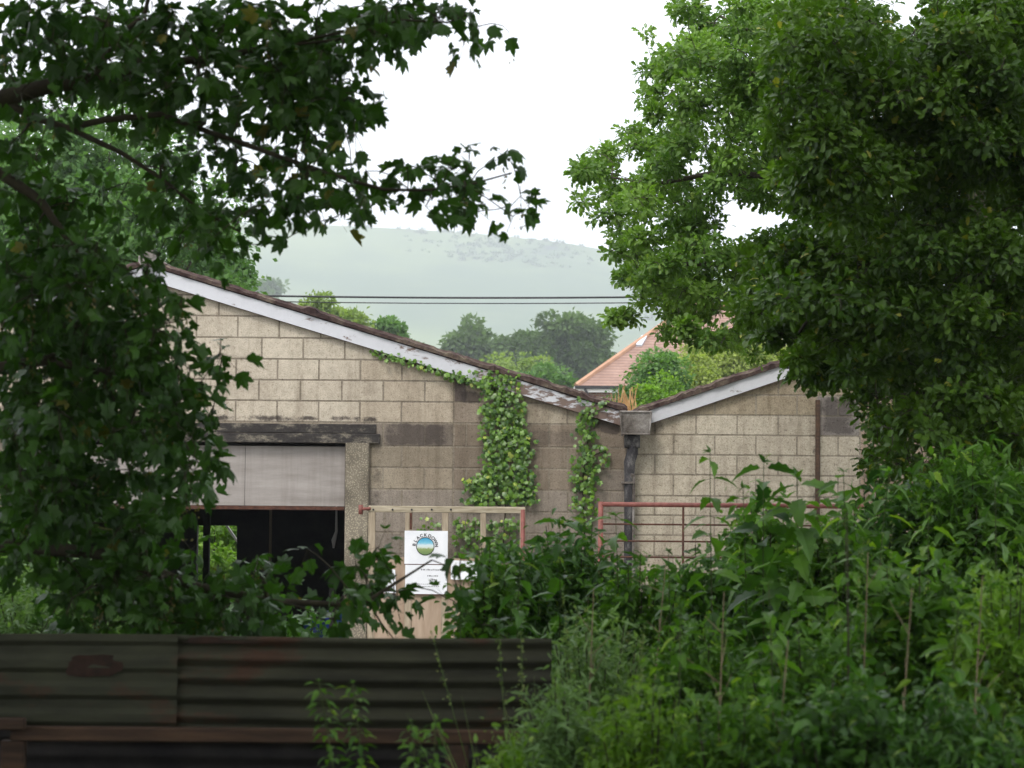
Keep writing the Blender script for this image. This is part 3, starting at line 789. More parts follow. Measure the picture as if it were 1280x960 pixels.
drum(424, 26.8, 768, 34, 'blue plastic drum just inside the barn doorway by the pier')
drum(398, 28.4, 778, 36, 'blue plastic drum standing further back in the dark barn')
b = MB(); p0 = P(282, 655, 38.6); p1 = P(300, 700, 38.9)
b.tube([(p0.x-.1, p0.y, p0.z+.25), (p0.x, p0.y, p0.z), (p1.x-.04, p1.y, (p0.z+p1.z)/2), (p1.x, p1.y, p1.z), (p1.x+.25, p1.y+.1, 0.02)], .022, 6)
tag(b.build('leaning_pole', M['cream'], smooth=True), 'thin white pole leaning outside the back window of the barn', 'pole')
b = MB(); q0 = P(420, 664, 30); b.tube([(q0.x, 30, 2.9), (q0.x+.005, 30, q0.z), (q0.x-.03, 30.02, q0.z-.12), (q0.x-.03, 30.02, q0.z-.22)], [.006, .018, .03, .012], 6)  # narrow pale strip hanging inside, of no certain kind
tag(b.build('hanging_strip', M['cream'], smooth=True), 'small pale strip hanging in the dark at the right of the barn doorway', 'bag')

# ---- timber gate with the notices
YG = 24.55
def XG(px): return P(px, 700, YG).x
def ZG(py, px=560): return P(px, py, YG).z
G = empty('timber_gate', (XG(460), YG, 0), 'pale timber framed gate with plywood lower half and white notices', 'gate')
def g(o): return attach(o, G)
zt = ZG(633); z0 = .12
b = MB(); b.box(XG(460), XG(656), YG, YG+.045, ZG(641), zt, bev=.005); g(b.build('top_rail', M['timber_h']))
for a, c in ((460, 468.5), (506, 515), (552, 560), (600, 607), (649.5, 657)):
    b = MB(); b.box(XG(a), XG(c), YG+.003, YG+.048, z0, ZG(641)-.001, bev=.004); g(b.build('stile', M['timber']))
for px in (466, 490, 514, 539, 563):
    b = MB(); b.tube([(XG(px), YG-.008, ZG(637, px)), (XG(px), YG+.004, ZG(637, px))], .011, 8); g(b.build('bolt', M['wire']))
b = MB(); b.box(XG(468.7), XG(505.8), YG+.01, YG+.024, z0, ZG(697)); b.box(XG(515.2), XG(551.8), YG+.01, YG+.024, z0, ZG(699)); b.box(XG(560.2), XG(599.8), YG+.01, YG+.024, z0, ZG(698)); b.box(XG(607.2), XG(649.3), YG+.01, YG+.024, z0, ZG(700))
g(b.build('plywood_panel', M['ply']))
b = MB(); b.tube([(XG(653), YG-.03, ZG(636)), (XG(653.5), YG-.03, .2)], .022, 10); g(b.build('red_tube', M['redpaint'], smooth=True))
b = MB(); b.tube([(XG(449), YG+.04, ZG(637.5)), (XG(462), YG-.01, ZG(636.5))], .017, 8); b.tube([(XG(450), YG+.03, ZG(644)), (XG(450), YG+.03, ZG(632))], .024, 8)
g(b.build('hinge', M['redpaint'], smooth=True))
b = MB(); b.box(XG(511.5), XG(514.6), YG-.004, YG+.002, ZG(662), ZG(641.5)); g(b.build('strap', M['rust']))

def text_mesh(items, name, mat, parent, depth=.001):
    """items: (char, x, z, size, rot) lying in the XZ plane facing -Y"""
    V = []; F = []; dg = None
    for ch, x, z, sz, rot in items:
        cu = bpy.data.curves.new('t', 'FONT'); cu.body = ch; cu.size = sz; cu.align_x = 'CENTER'; cu.extrude = depth; cu.offset = sz*.02
        ob = bpy.data.objects.new('t', cu); COL.objects.link(ob)
        bpy.context.view_layer.update(); dg = bpy.context.evaluated_depsgraph_get()
        me = bpy.data.meshes.new_from_object(ob.evaluated_get(dg)); n = len(V); ca, sa = math.cos(rot), math.sin(rot)
        for v in me.vertices:
            V.append((x+v.co.x*ca-v.co.y*sa, -v.co.z, z+v.co.x*sa+v.co.y*ca))
        for p in me.polygons: F.append(tuple(i+n for i in p.vertices))
        bpy.data.objects.remove(ob); bpy.data.meshes.remove(me)
    return mesh_np(name, np.array(V), F, mat, parent)
# main notice
sx0, sx1, sz0, sz1 = XG(505.5), XG(559.5), ZG(742.5, 530), ZG(663.5, 530)
scx = (sx0+sx1)/2; YS = YG-.012
S = empty('notice_board', (scx, YS, sz0), 'tall white notice with round blue emblem fixed to the timber gate', 'notice')
W = (sx1-sx0); H = sz1-sz0; u = W/54.0
b = MB(); b.box(-W/2, W/2, 0, .008, H*.475, H); b.box(-W/2+.01, W/2-.004, -.0015, .008, .0, H*.462); b.build('panel', M['white'], S)
b = MB(); b.box(-W/2, W/2, -.003, .008, H*.463, H*.473); b.build('edge_strip', M['rust'], S)
b = MB(); b.box(-W/2+.01, W/2-.004, -.003, .008, -.010, -.001); b.build('edge_strip', M['rust'], S)
ex, ez, er = -1.0*u, (742.5-683)*u*1.0, 10.5*u
items = []
for i, ch in enumerate('BLACKDOWN'):
    a = math.radians(82-i*164/8.0); R_ = er+1.7*u
    if i > 4: a -= math.radians(2)
    items.append((ch, ex-math.sin(a)*R_, ez+math.cos(a)*R_, 5.6*u, a))
t = text_mesh(items, 'lettering', M['black'], S); t.location = (0, -.0015, 0)
def disc(r0, r1, y, cx_, cz_, n=40, a0=0, a1=2*math.pi):
    V = []; F = []
    for k in range(n+1):
        a = a0+(a1-a0)*k/n
        V += [(cx_+r0*math.cos(a), y, cz_+r0*math.sin(a)), (cx_+r1*math.cos(a), y, cz_+r1*math.sin(a))]
    for k in range(n): F.append((2*k, 2*k+1, 2*k+3, 2*k+2))
    return np.array(V), F
def emblem_mat():
    m, nt, out = newmat('emblem_print'); co = node(nt, 'ShaderNodeTexCoord').outputs['Object']
    sep = node(nt, 'ShaderNodeSeparateXYZ'); nt.links.new(co, sep.inputs[0])
    n = noise(nt, 60, 2, co); ad = node(nt, 'ShaderNodeMath', operation='MULTIPLY_ADD', inp={1: .03}); nt.links.new(n, ad.inputs[0]); nt.links.new(sep.outputs[2], ad.inputs[2])
    mrn = node(nt, 'ShaderNodeMapRange', inp={1: ez-er+.015, 2: ez+er+.015, 3: 0., 4: 1.}); nt.links.new(ad.outputs[0], mrn.inputs[0])
    c = ramp(nt, mrn.outputs[0], [(0, (.12, .2, .08)), (.35, (.25, .33, .12)), (.42, (.6, .66, .6)), (.56, (.62, .72, .74)), (.7, (.18, .50, .66)), (1, (.04, .30, .52))]).outputs[0]
    finish(nt, out, c, .5); return m
V, F = disc(.0005, er, -.0030, ex, ez); mesh_np('emblem', V, F, emblem_mat(), S)
V, F = disc(er, er+.9*u, -.0036, ex, ez); mesh_np('emblem_ring', V, F, M['black'], S)
M['ink'] = simplemat('grey_ink', (.12, .12, .13), (.3, .3, .32), 8, .6, 0)
# illegible small print of the lower sheet, as thin broken strokes
b = MB(); rnd = random.Random(5)
for row, (za, hh, xa, xb) in enumerate([(29.5, 2.0, -6, 22), (22, 1.6, 2, 14), (17, 2.6, 6, 13), (12, 1.0, -14, 18), (9, 1.0, -16, 16)]):
    x = xa; b = MB()
    while x < xb:
        l = rnd.uniform(.8, 2.2); b.box(x*u, (x+l)*u, -.0028, -.0018, za*u, (za+hh*rnd.uniform(.6, 1))*u); x += l+rnd.uniform(.4, 1.2)
    b.build('small_print', M['ink'], S)
def sheet(name, pxs, label, curl):
    """curling paper sheet: pxs = four corners tl,tr,br,bl in the gate plane"""
    n = 8; V = []; F = []; c = [P(x, y, YG-.012) for x, y in pxs]; base = (c[3]+c[2])/2
    for i in range(n+1):
        for j in range(n+1):
            a = c[0].lerp(c[1], i/n); d = c[3].lerp(c[2], i/n); p = a.lerp(d, j/n)-base
            yy = -curl*(j/n)**2*(.4+.6*i/n); V.append((p.x, p.y+yy, p.z+curl*.3*(i/n)*(j/n)))
    for i in range(n):
        for j in range(n): a = i*(n+1)+j; F.append((a, a+1, a+n+2, a+n+1))
    k = len(V); V2 = [(x, y+.0012, z) for x, y, z in V]; F2 = [tuple(reversed([q+k for q in f])) for f in F]
    o = mesh_np(name, np.array(V+V2), F+F2, M['white'], None, smooth=True); o.location = base
    tag(o, label, 'notice'); return o
sheet('paper_notice', [(563.5, 700), (597.5, 702), (596, 727), (563.5, 724)], 'small curling white paper beside the emblem notice on the gate', .03)
sheet('paper_notice', [(467, 710), (494, 712), (495, 742), (480, 741)], 'torn white paper on the left panel of the timber gate', .02)

# ---- red field gate
YR = 23.6
FG = empty('field_gate', (P(752, 640, YR).x, YR, 0), 'red tubular steel field gate in front of the right barn wall', 'gate')
def f(o): return attach(o, FG)
def XR(px): return P(px, 640, YR).x
def ZR(px, py): return P(px, py, YR).z
b = MB(); b.tube([(XR(751), YR, .15), (XR(751), YR, ZR(752, 627))], .026, 12); f(b.build('gate_post', M['redpaint'], smooth=True))
b = MB(); b.tube([(XR(1180), YR, .15), (XR(1180), YR, ZR(752, 627))], .026, 12); f(b.build('gate_post', M['redpaint'], smooth=True))
zt = ZR(752, 630.3)
b = MB(); b.tube([(XR(751), YR-.002, zt), (XR(1180), YR-.002, zt)], .024, 12); f(b.build('top_rail', M['redpaint'], smooth=True))
for py in (655, 676, 696, 722, 755, 800):
    b = MB(); zz = ZR(752, py); b.tube([(XR(751), YR, zz), (XR(1180), YR, zz)], .009, 8); f(b.build('rail', M['rust'], smooth=True))
for px in (854, 958, 1068):
    b = MB(); b.tube([(XR(px), YR-.012, .25), (XR(px), YR-.012, zt-.02)], .012, 8); f(b.build('upright', M['rust'], smooth=True))

# ---- corrugated fence in front
YF = 9.1
def XF(px): return P(px, 800, YF).x
def ZF(py): return P(400, py, YF).z
def tinmat(name, c0, c1, rust, patches=()):
    m, nt, out = newmat(name); co = objco(nt); n = noise(nt, 5, 7, objco(nt, (.35, 1, 1.6)), .7); n2 = noise(nt, 2.3, 6, objco(nt, (.6, 1, 1.3)), .65)
    c = ramp(nt, n, [(.3, c0), (.7, c1)]).outputs[0]
    fr = ramp(nt, n2, [(rust, (1, 1, 1)), (rust+.07, (0, 0, 0))]).outputs[0]
    rc_ = mixc(nt, noise(nt, 30, 4, co), (.035, .02, .012), (.075, .036, .02)); c = mixc(nt, fr, c, rc_)
    finish(nt, out, c, .72, n, .3, .004, .3, .15); return m
M['tin1'] = tinmat('grey_green_tin', (.014, .015, .009), (.05, .052, .03), .35)
M['tin2'] = tinmat('brown_green_tin', (.015, .015, .009), (.052, .052, .031), .37)
CF = empty('corrugated_fence', (XF(220), YF, 1.25), 'low fence of dark rusty corrugated sheets on a timber rail', 'fence')
def cf(o): return attach(o, CF)
def corr(x0, x1, z0, z1, Y, amp, period, mat, tilt=0, phase=0, trap=0):
    nz_ = 110; nx_ = 24; zs = np.linspace(z1, z0, nz_); xs = np.linspace(x0, x1, nx_); Xg, Zg = np.meshgrid(xs, zs)
    s = np.sin(2*math.pi*(z1-Zg)/period+phase)
    if trap: s = np.clip(s*1.9, -1, 1)
    dent = .004*np.sin(Xg*5+Zg*9)+.003*np.sin(Xg*13)
    Yg = Y-amp*s+dent; Zz = Zg+tilt*(Xg-x0)+.003*np.sin(Xg*3.1)
    V = np.stack([Xg, Yg, Zz], -1).reshape(-1, 3); V2 = V+np.array([0, .0025, 0]); i = (np.arange(nz_-1)[:, None]*nx_+np.arange(nx_-1)[None]).ravel(); n = len(V)
    F = np.concatenate([np.stack([i, i+nx_, i+nx_+1, i+1], 1), np.stack([i, i+1, i+nx_+1, i+nx_], 1)+n])
    j = np.arange(nx_-1); F = np.concatenate([F, np.stack([j, j+1, j+1+n, j+n], 1)])
    return mesh_np('corrugated_sheet', np.concatenate([V, V2]), F, mat, smooth=True)
cf(corr(XF(-260), XF(222), ZF(914), ZF(795.5), YF, .007, .105, M['tin1'], phase=.9, trap=1))
cf(corr(XF(219), XF(690), ZF(914), ZF(796.5), YF+.022, .0115, .076, M['tin2'], phase=.6))
def scab(x0, x1, y0, y1, Y, seed):
    rn = random.Random(seed); cx_, cz_ = (XF(x0)+XF(x1))/2, (ZF(y0)+ZF(y1))/2; rx, rz = (XF(x1)-XF(x0))/2, (ZF(y0)-ZF(y1))/2; V = [(cx_, Y, cz_)]; n = 26
    for k in range(n):
        a = 2*math.pi*k/n; r_ = rn.uniform(.8, 1.1); V.append((cx_+rx*r_*math.copysign(abs(math.cos(a))**.6, math.cos(a)), Y, cz_+rz*r_*math.copysign(abs(math.sin(a))**.8, math.sin(a))))
    cf(mesh_np('rust_patch', np.array(V), [(0, 1+k, 1+(k+1) % n) for k in range(n)], M['scab']))
M['scab'] = simplemat('rust_scab', (.018, .011, .008), (.040, .020, .013), 22, .95, .5, dist=.003)
scab(84, 152, 820, 850, YF-.0105, 2); scab(226, 330, 797.5, 806, YF+.0085, 4)
b = MB(); b.box(XF(20), XF(690), YF-.075, YF-.02, ZF(927), ZF(909), bev=.006); cf(b.build('timber_rail', M['darkwood']))
b = MB(); b.box(XF(-300), XF(40), YF-.14, YF-.08, ZF(911), ZF(897), bev=.006); cf(b.build('timber_rail', M['darkwood']))
for px in (-180, 22, 573):
    b = MB(); b.box(XF(px)-.045, XF(px)+.045, YF-.07, YF-.0, 1.2, ZF(927.5), bev=.008); cf(b.build('post', M['darkwood']))
cf(corr(XF(-260), XF(690), 1.2, ZF(905), YF+.35, .010, .076, M['inner']))  # backing sheet; its near-black colour stands in for the open gap's shade

# ---- cables
for nm, py, rad, Y, lab in (('power_line', 371.3, .022, 52, 'thicker upper black cable crossing in front of the hillside'), ('power_line', 378.3, .012, 52, 'thinner lower cable just under the thick one')):
    pts = []
    a = P(345, py-1, Y); c = P(775, py+.6, Y)
    for t in np.linspace(-2.2, 3.2, 40):
        p = Vector(a).lerp(c, t); pts.append((p.x, p.y, p.z+.10*(t-.5)**2-.02))
    b = MB(); b.tube(pts, rad, 6); tag(b.build(nm, M['wire'], smooth=True), lab, 'cable', 'cables across the hillside')

# ------------------------------------------------------------------ house
def house():
    Y = 92.0; k = Y/FPX
    def X_(px): return P(px, 480, Y).x
    def Z_(py, px=760): return P(px, py, Y).z
    tile = None
    m, nt, out = newmat('clay_tile'); n = noise(nt, 1.5, 6, objco(nt), .7); wv = node(nt, 'ShaderNodeTexWave', wave_type='BANDS', bands_direction='Z', inp={'Scale': 2.6, 'Distortion': .6}); nt.links.new(objco(nt), wv.inputs[0])
    c = ramp(nt, n, [(.3, (.22, .135, .105)), (.7, (.33, .215, .17))]).outputs[0]
    c = mixc(nt, 1.0, c, ramp(nt, wv.outputs[0], [(0, (.75, .75, .75)), (.5, (1, 1, 1))]).outputs[0], 'MULTIPLY'); finish(nt, out, c, .85, wv.outputs[0], .5, .03)
    tile = m
    m, nt, out = newmat('house_brick'); br_ = node(nt, 'ShaderNodeTexBrick', inp={'Color1': (.33, .16, .10, 1), 'Color2': (.26, .12, .08, 1), 'Mortar': (.4, .34, .28, 1), 'Scale': 1.0, 'Mortar Size': .012, 'Brick Width': .225, 'Row Height': .075})
    mp = node(nt, 'ShaderNodeMapping'); mp.inputs['Rotation'].default_value = (math.pi/2, 0, 0); nt.links.new(objco(nt), mp.inputs[0]); nt.links.new(mp.outputs[0], br_.inputs[0]); finish(nt, out, br_.outputs[0], .9)
    brick = m
    x0, x1 = X_(720), X_(1010); ze = Z_(483); xr0, xr1_ = X_(872), X_(965); zr = Z_(372, 872); dep = 9.4; ym = Y+dep/2
    H_ = empty('brick_house', ((x0+x1)/2, Y, 0), 'red tiled hipped roof brick house beyond the barns', 'house')
    def hh(o): return attach(o, H_)
    b = MB(); b.box(x0+.35, x1-.35, Y+.35, Y+dep-.35, -.1, ze-.02); hh(b.build('wall', brick))
    b = MB(); V = [(x0, Y, ze), (x1, Y, ze), (x1, Y+dep, ze), (x0, Y+dep, ze), (xr0, ym, zr), (xr1_, ym, zr)]
    b.add(V, [(0, 1, 5, 4), (1, 2, 5), (2, 3, 4, 5), (3, 0, 4), (3, 2, 1, 0)]); rf = hh(b.build('roof', tile))
    b = MB()
    for a, c in ((V[0], V[4]), (V[1], V[5]), (V[4], V[5]), (V[3], V[4])): b.tube([(a[0], a[1], a[2]+.03), (c[0], c[1], c[2]+.03)], .11, 6)
    rd = b.build('ridge_tiles', simplemat('orange_ridge_tile', (.34, .19, .12), (.44, .26, .17), 3)); rd.parent = rf; rd.location = -H_.location+(-Vector(rf.location)) if False else Vector((0, 0, 0))
    b = MB(); b.box(x0-.02, x1+.02, Y-.06, Y-.003, ze-.24, ze-.01); b.box(x0-.06, x0-.021, Y-.05, Y+dep, ze-.24, ze-.01); hh(b.build('fascia', M['cream']))
    b = MB(); b.box(x0-.05, x1, Y-.18, Y-.065, ze-.10, ze+.02); b.tube([(X_(731), Y-.12, ze-.1), (X_(731)+.1, Y-.12, ze-.3), (X_(737), Y+.2, ze-.55), (X_(738), Y+.26, ze-.8), (X_(738), Y+.26, 0)], .05, 6); hh(b.build('gutter', M['wire']))
    b = MB(); wx0, wx1 = X_(746), X_(755); wz1 = ze-.42; wz0 = wz1-1.25
    b.box(wx0, wx1, Y+.27, Y+.345, wz0, wz1); win = hh(b.build('window', M['cream']))
    b = MB(); mx_ = (wx0+wx1)/2; b.box(wx0+.05, mx_-.02, Y+.262, Y+.268, wz0+.06, wz1-.06); b.box(mx_+.02, wx1-.05, Y+.262, Y+.268, wz0+.06, wz1-.06)
    pn = b.build('pane', simplemat('dark_glass', (.05, .06, .065), (.09, .1, .11), 2, .15, 0)); pn.parent = win
    def onroof(px, py):        # point on the front roof plane
        d = ray(px, py); s = (zr-ze)/(dep/2); t = (ze-s*Y-EYE.z+0)/(d.z-s*d.y); return EYE+d*t
    q = [onroof(795, 433), onroof(802, 433), onroof(809, 421.5), onroof(802, 421.5)]; off = Vector((0, -.06, .08))
    b = MB(); V = [tuple(p) for p in q]+[tuple(p+off) for p in q]; b.add(V, [(4, 5, 6, 7), (0, 1, 5, 4), (1, 2, 6, 5), (2, 3, 7, 6), (3, 0, 4, 7)]); sk = b.build('skylight', simplemat('skylight_glass', (.6, .65, .72), (.7, .74, .8), 1, .12, 0, spec=.8)); hh(sk)
    # chimney
    cxp = X_(874); b = MB(); b.box(cxp-.3, cxp+.3, ym-.3, ym+.3, zr-.6, Z_(352, 874)); b.box(cxp-.36, cxp+.36, ym-.36, ym+.36, Z_(352, 874)-.25, Z_(352, 874)-.12)
    b.tube([(cxp-.13, ym, Z_(352, 874)), (cxp-.13, ym, Z_(352, 874)+.35)], .1, 8); b.tube([(cxp+.13, ym, Z_(352, 874)), (cxp+.13, ym, Z_(352, 874)+.3)], .1, 8)
    ch = b.build('chimney', brick); ch.parent = rf
house()

# ------------------------------------------------------------------ background trees
def blob_tree(name, px, top, wpx, Y, mat, label, leaf=.3, n=9000, squash=1.0, bottom=None, cat='tree', clumps=46, group='trees and bushes beyond the barns', lumpy=.34, trunkr=None, dx=0):
    c = P(px, top, Y); w_ = wpx*Y/FPX/2; base = 0.0
    zb = P(px, bottom, Y).z if bottom else base+.25*c.z
    zb = max(zb, .3); cz = (c.z+zb)/2; rz = (c.z-zb)/2
    root = empty(name, (c.x, Y, base), label, cat, group)
    dirs = rdir(clumps); dirs /= np.linalg.norm(dirs, axis=1, keepdims=True); rr = rng.uniform(.3, 1.0, clumps)**.7
    cc = np.stack([dirs[:, 0]*w_*rr, dirs[:, 1]*w_*rr*squash, dirs[:, 2]*rz*rr+cz], 1)
    cr_ = rng.uniform(.45, 1.25, clumps)*lumpy*.85*min(w_, rz)
    per = n//clumps; A = np.repeat(cc, per, 0); R_ = np.repeat(cr_, per)
    v = rdir(len(A)); v /= np.linalg.norm(v, axis=1, keepdims=True)
    pos = A+v*(R_*(rng.uniform(.4, 1.08, len(A))**.6)*np.where(rng.random(len(A)) < .12, 1.5, 1))[:, None]*np.array([1.2, 1.2, .75])
    pos[:, 2] = np.maximum(pos[:, 2], base+.1)
    d = v+rdir(len(A), .3)*.7
    V, F, k = leaf_geo(DIAM, pos, d, leaf*rng.uniform(.6, 1.2, len(A)), .6)
    mesh_np('crown', V, F, mat, root, tint=np.repeat(tints(len(A), .01, clump=np.repeat(rng.random(clumps), per)), k))
    T = Tubes(); tr = trunkr or max(.05, w_*.07); h = cz
    T.add([(0, 0, -.1), (w_*.03, 0, h*.4), (-w_*.04, 0, h*.8), (0, 0, h+rz*.4)], [tr, tr*.8, tr*.5, tr*.2], 7)
    for q in range(min(clumps, 26)):
        s = rng.uniform(.35, .95); b0 = np.array([0, 0, h*s]); e = cc[q]; T.add([b0, b0*.5+e*.5+np.array([0, 0, .05*rz]), e], [tr*.32, tr*.2, tr*.06], 4)
    tk = T.build('trunk', M['bark'], root)
    return root
blob_tree('broadleaf_tree', 110, 128, 400, 47, M['back'], 'large light green tree rising behind the barn gable at left', .15, 52000, bottom=520, clumps=130, lumpy=.26)
blob_tree('broadleaf_tree', 255, 268, 112, 53, M['back'], 'smaller light green tree behind the barn roof, left of the hill', .14, 15000, bottom=430, clumps=60)
blob_tree('broadleaf_tree', 405, 368, 128, 95, M['far_light'], 'flat topped yellow green tree under the cables', .22, 12000, bottom=470, clumps=60)
blob_tree('round_bush', 485, 402, 62, 110, M['back'], 'small rounded green tree above the middle of the roofline', .25, 4000, bottom=450, clumps=24)
blob_tree('broadleaf_tree', 592, 402, 88, 240, M['far'], 'hazy dark tree left of the pair before the hill', .6, 8000, bottom=500, clumps=44)
blob_tree('broadleaf_tree', 712, 388, 100, 220, M['far'], 'tallest hazy dark oak standing before the hill', .55, 11000, bottom=480, clumps=54)
blob_tree('broadleaf_tree', 655, 415, 70, 235, M['far'], 'low hazy dark tree between the two hilltop trees', .6, 6000, bottom=500, clumps=34)
blob_tree('broadleaf_tree', 752, 432, 50, 225, M['far'], 'hazy dark tree touching the house roof hip', .6, 5000, bottom=500, clumps=30)
blob_tree('round_bush', 640, 440, 120, 120, M['far_light'], 'pale green bushy tree just above the barn roofline', .22, 11000, bottom=540, clumps=60, cat='bush')
blob_tree('round_bush', 690, 455, 90, 112, M['back'], 'mid green bush below the tall hazy oak', .22, 8000, bottom=540, clumps=50, cat='bush')
blob_tree('round_bush', 565, 452, 90, 128, M['far'], 'darker bush half hidden behind the barn roof slope', .25, 6000, bottom=540, clumps=40, cat='bush')
blob_tree('round_bush', 822, 440, 96, 60, M['back'], 'green bush in front of the tiled house', .13, 12000, bottom=560, clumps=60, cat='bush')
blob_tree('round_bush', 822, 470, 70, 50, M['weed_light'], 'bright lime green bush above the gutter hopper', .10, 9000, bottom=560, clumps=50, cat='bush')
blob_tree('willow_bush', 925, 412, 170, 70, M['willow'], 'tall yellow green willow screening the house at right', .15, 22000, bottom=560, clumps=90, cat='bush')
blob_tree('willow_bush', 868, 440, 80, 66, M['willow'], 'low yellow green willow next to the lime bush', .13, 9000, bottom=560, clumps=50, cat='bush')
blob_tree('broadleaf_tree', 320, 340, 70, 700, M['far'], 'faint bluish clump of trees at the left foot of the hill', 1.8, 6000, bottom=420, clumps=40)
blob_tree('round_bush', 268, 640, 150, 42, M['weed_light'], 'sunlit bush seen through the back window of the barn', .12, 9000, bottom=760, clumps=60, cat='bush')
b = MB()
# dead orange stalk clump by the hopper
for q in range(40):
    x = rng.uniform(773, 792); p = P(x, 530, 44); t = P(x+rng.normal(0, 5), rng.uniform(480, 505), 44); b.tube([tuple(p), tuple((p+t)/2+Vector((rng.normal(0, .04), 0, 0))), tuple(t)], [.012, .01, .004], 4)
b.tube([tuple(P(783, 530, 44)), (P(783, 530, 44).x, 44, .0)], .04, 6)
tag(b.build('dead_conifer', simplemat('dead_orange_foliage', (.30, .16, .06), (.5, .32, .14), 9)), 'dead orange brown stalks poking up behind the hopper', 'plant')

# ------------------------------------------------------------------ sycamore, left foreground
SM = ["99999999999898400", "98998999999760310", "97878878999400000", "64455566898400000", "53343455676200323", "55444556677776626",
      "65545667763626625", "66655457110400000", "88988010000000000", "99999200000000000", "99999910000000000", "99999962000000000",
      "99979983000000000", "98998983000000000", "98776642000000000", "99887520000000000", "99998300000000000", "67899732323442100",
      "45689998754753310", "23468888742110231"]
T = Tubes()
def L(pts, r0, r1, Y=10.0):
    n = len(pts); P_ = []
    for i, q in enumerate(pts):
        P_.append(tuple(P(q[0], q[1], q[2] if len(q) > 2 else Y)))
    return (P_, list(np.linspace(r0, r1, n)))
tx = P(-560, 500, 10.6).x
sycamore = empty('sycamore_tree', (tx, 10.6, 1.25), 'dark sycamore overhanging the left of the view, its low branch before the doorway', 'tree')
trunk = ([(tx, 10.6, 1.0), (tx+.05, 10.6, 2.5), (tx-.05, 10.5, 4.5), (tx+.1, 10.4, 7), (tx, 10.2, 9)], [.26, .2, .17, .12, .05])
limbs = [trunk,
    L([(-560, 350, 10.6), (-300, 210), (-100, 160), (0, 124), (60, 108), (130, 98), (178, 80), (260, 74), (330, 60), (430, 40)], .06, .006),
    L([(0, 124), (45, 148), (85, 160), (150, 190), (200, 222), (250, 262), (300, 290)], .018, .004),
    L([(85, 160), (130, 150), (200, 143), (270, 168), (370, 203), (440, 226), (480, 237), (530, 238), (590, 230), (640, 216)], .016, .0035),
    L([(-560, 480, 10.6), (-250, 330), (-60, 200), (0, 216), (50, 250), (85, 300), (120, 350)], .05, .005),
    L([(-560, 600, 10.6), (-300, 500), (-60, 470), (60, 450), (150, 470), (225, 520)], .05, .005),
    L([(-560, 760, 10.8), (-250, 700, 10.6), (-20, 680, 10.3), (130, 692), (250, 735), (350, 752), (450, 757), (540, 700)], .045, .004, 10.2),
    L([(330, 60), (420, 50), (500, 25), (560, 28), (600, 12)], .008, .003),
    L([(120, 98), (140, 50), (180, 20), (200, -60)], .02, .006),
]
anc, A_ = mask_points(SM, 0, 0, 5.9, 9.45, 11.5)
kp = (rng.random(len(anc)) < .76) | (A_[:, 1] > 320); anc, A_ = anc[kp], A_[kp]
low = A_[:, 1] > 640; 
anc[low] = PP(A_[low, 0], A_[low, 1], np.maximum(A_[low, 2], 9.75)*1.0)
# the parts of the crown that hang out of view, to the left and overhead
def box_anchors(n, x0, x1, y0, y1, z0, z1, pad=.3):
    a = np.stack([rng.uniform(x0, x1, n), rng.uniform(y0, y1, n), rng.uniform(z0, z1, n)], 1)
    vis = (a[:, 1] > 1) & (np.abs(a[:, 0]) < .235*a[:, 1]+pad) & (a[:, 2] < 3+.225*a[:, 1]+pad) & (a[:, 2] > 1.2)
    return a[~vis]
side = box_anchors(420, -6.5, -2.2, 8.6, 12.6, 2.0, 7)
allA = np.concatenate([anc, side]); grow(limbs, allA, T, .0022, maxr=.012)
o, (Vp, Fp) = crown_leaves('foliage', allA, 11, .12, SYCS, .088, M['syc'], None, down=.4, rows=SM, petiole=True, jitter=.5, yellow=.012)
attach(o, sycamore); k0 = T.n; T.V += [tuple(v) for v in Vp]; T.F += [tuple(int(i)+k0 for i in f_) for f_ in Fp]
attach(T.build('trunk', M['twig']), sycamore)
# hanging flower / key clusters
sel = allA[rng.permutation(len(anc))[:90]]
kk = np.repeat(sel, 16, 0); kk = kk+np.stack([rng.normal(0, .012, len(kk)), rng.normal(0, .012, len(kk)), -rng.uniform(.02, .15, len(kk))], 1)
V, F, k = leaf_geo(DIAM, kk, rdir(len(kk), 1.0), rng.uniform(.012, .022, len(kk)))
attach(mesh_np('seed_keys', V, F, leafmat('seed_key', (.10, .09, .03), (.2, .16, .05), None, .3, .6), None, tint=np.repeat(rng.random(len(kk))*.8, k)), sycamore)
# unseen upper crown overhead, added to shade the foreground
up = box_anchors(1500, -9, 1.2, -2, 12.5, 6.0, 10.0, .85)
o = crown_leaves('upper_shade_foliage', up, 9, .42, DIAM, .34, M['syc'], None, down=.1, jitter=.4); attach(o, sycamore)
T = Tubes()
for q in range(9):
    e = up[rng.integers(len(up))]; T.add([(tx+.1, 10.4, 6.0), tuple((np.array([tx+.1, 10.4, 6.5])+e)/2+np.array([0, 0, .3])), tuple(e)], [.09, .06, .02], 6)
attach(T.build('upper_limb', M['bark']), sycamore)

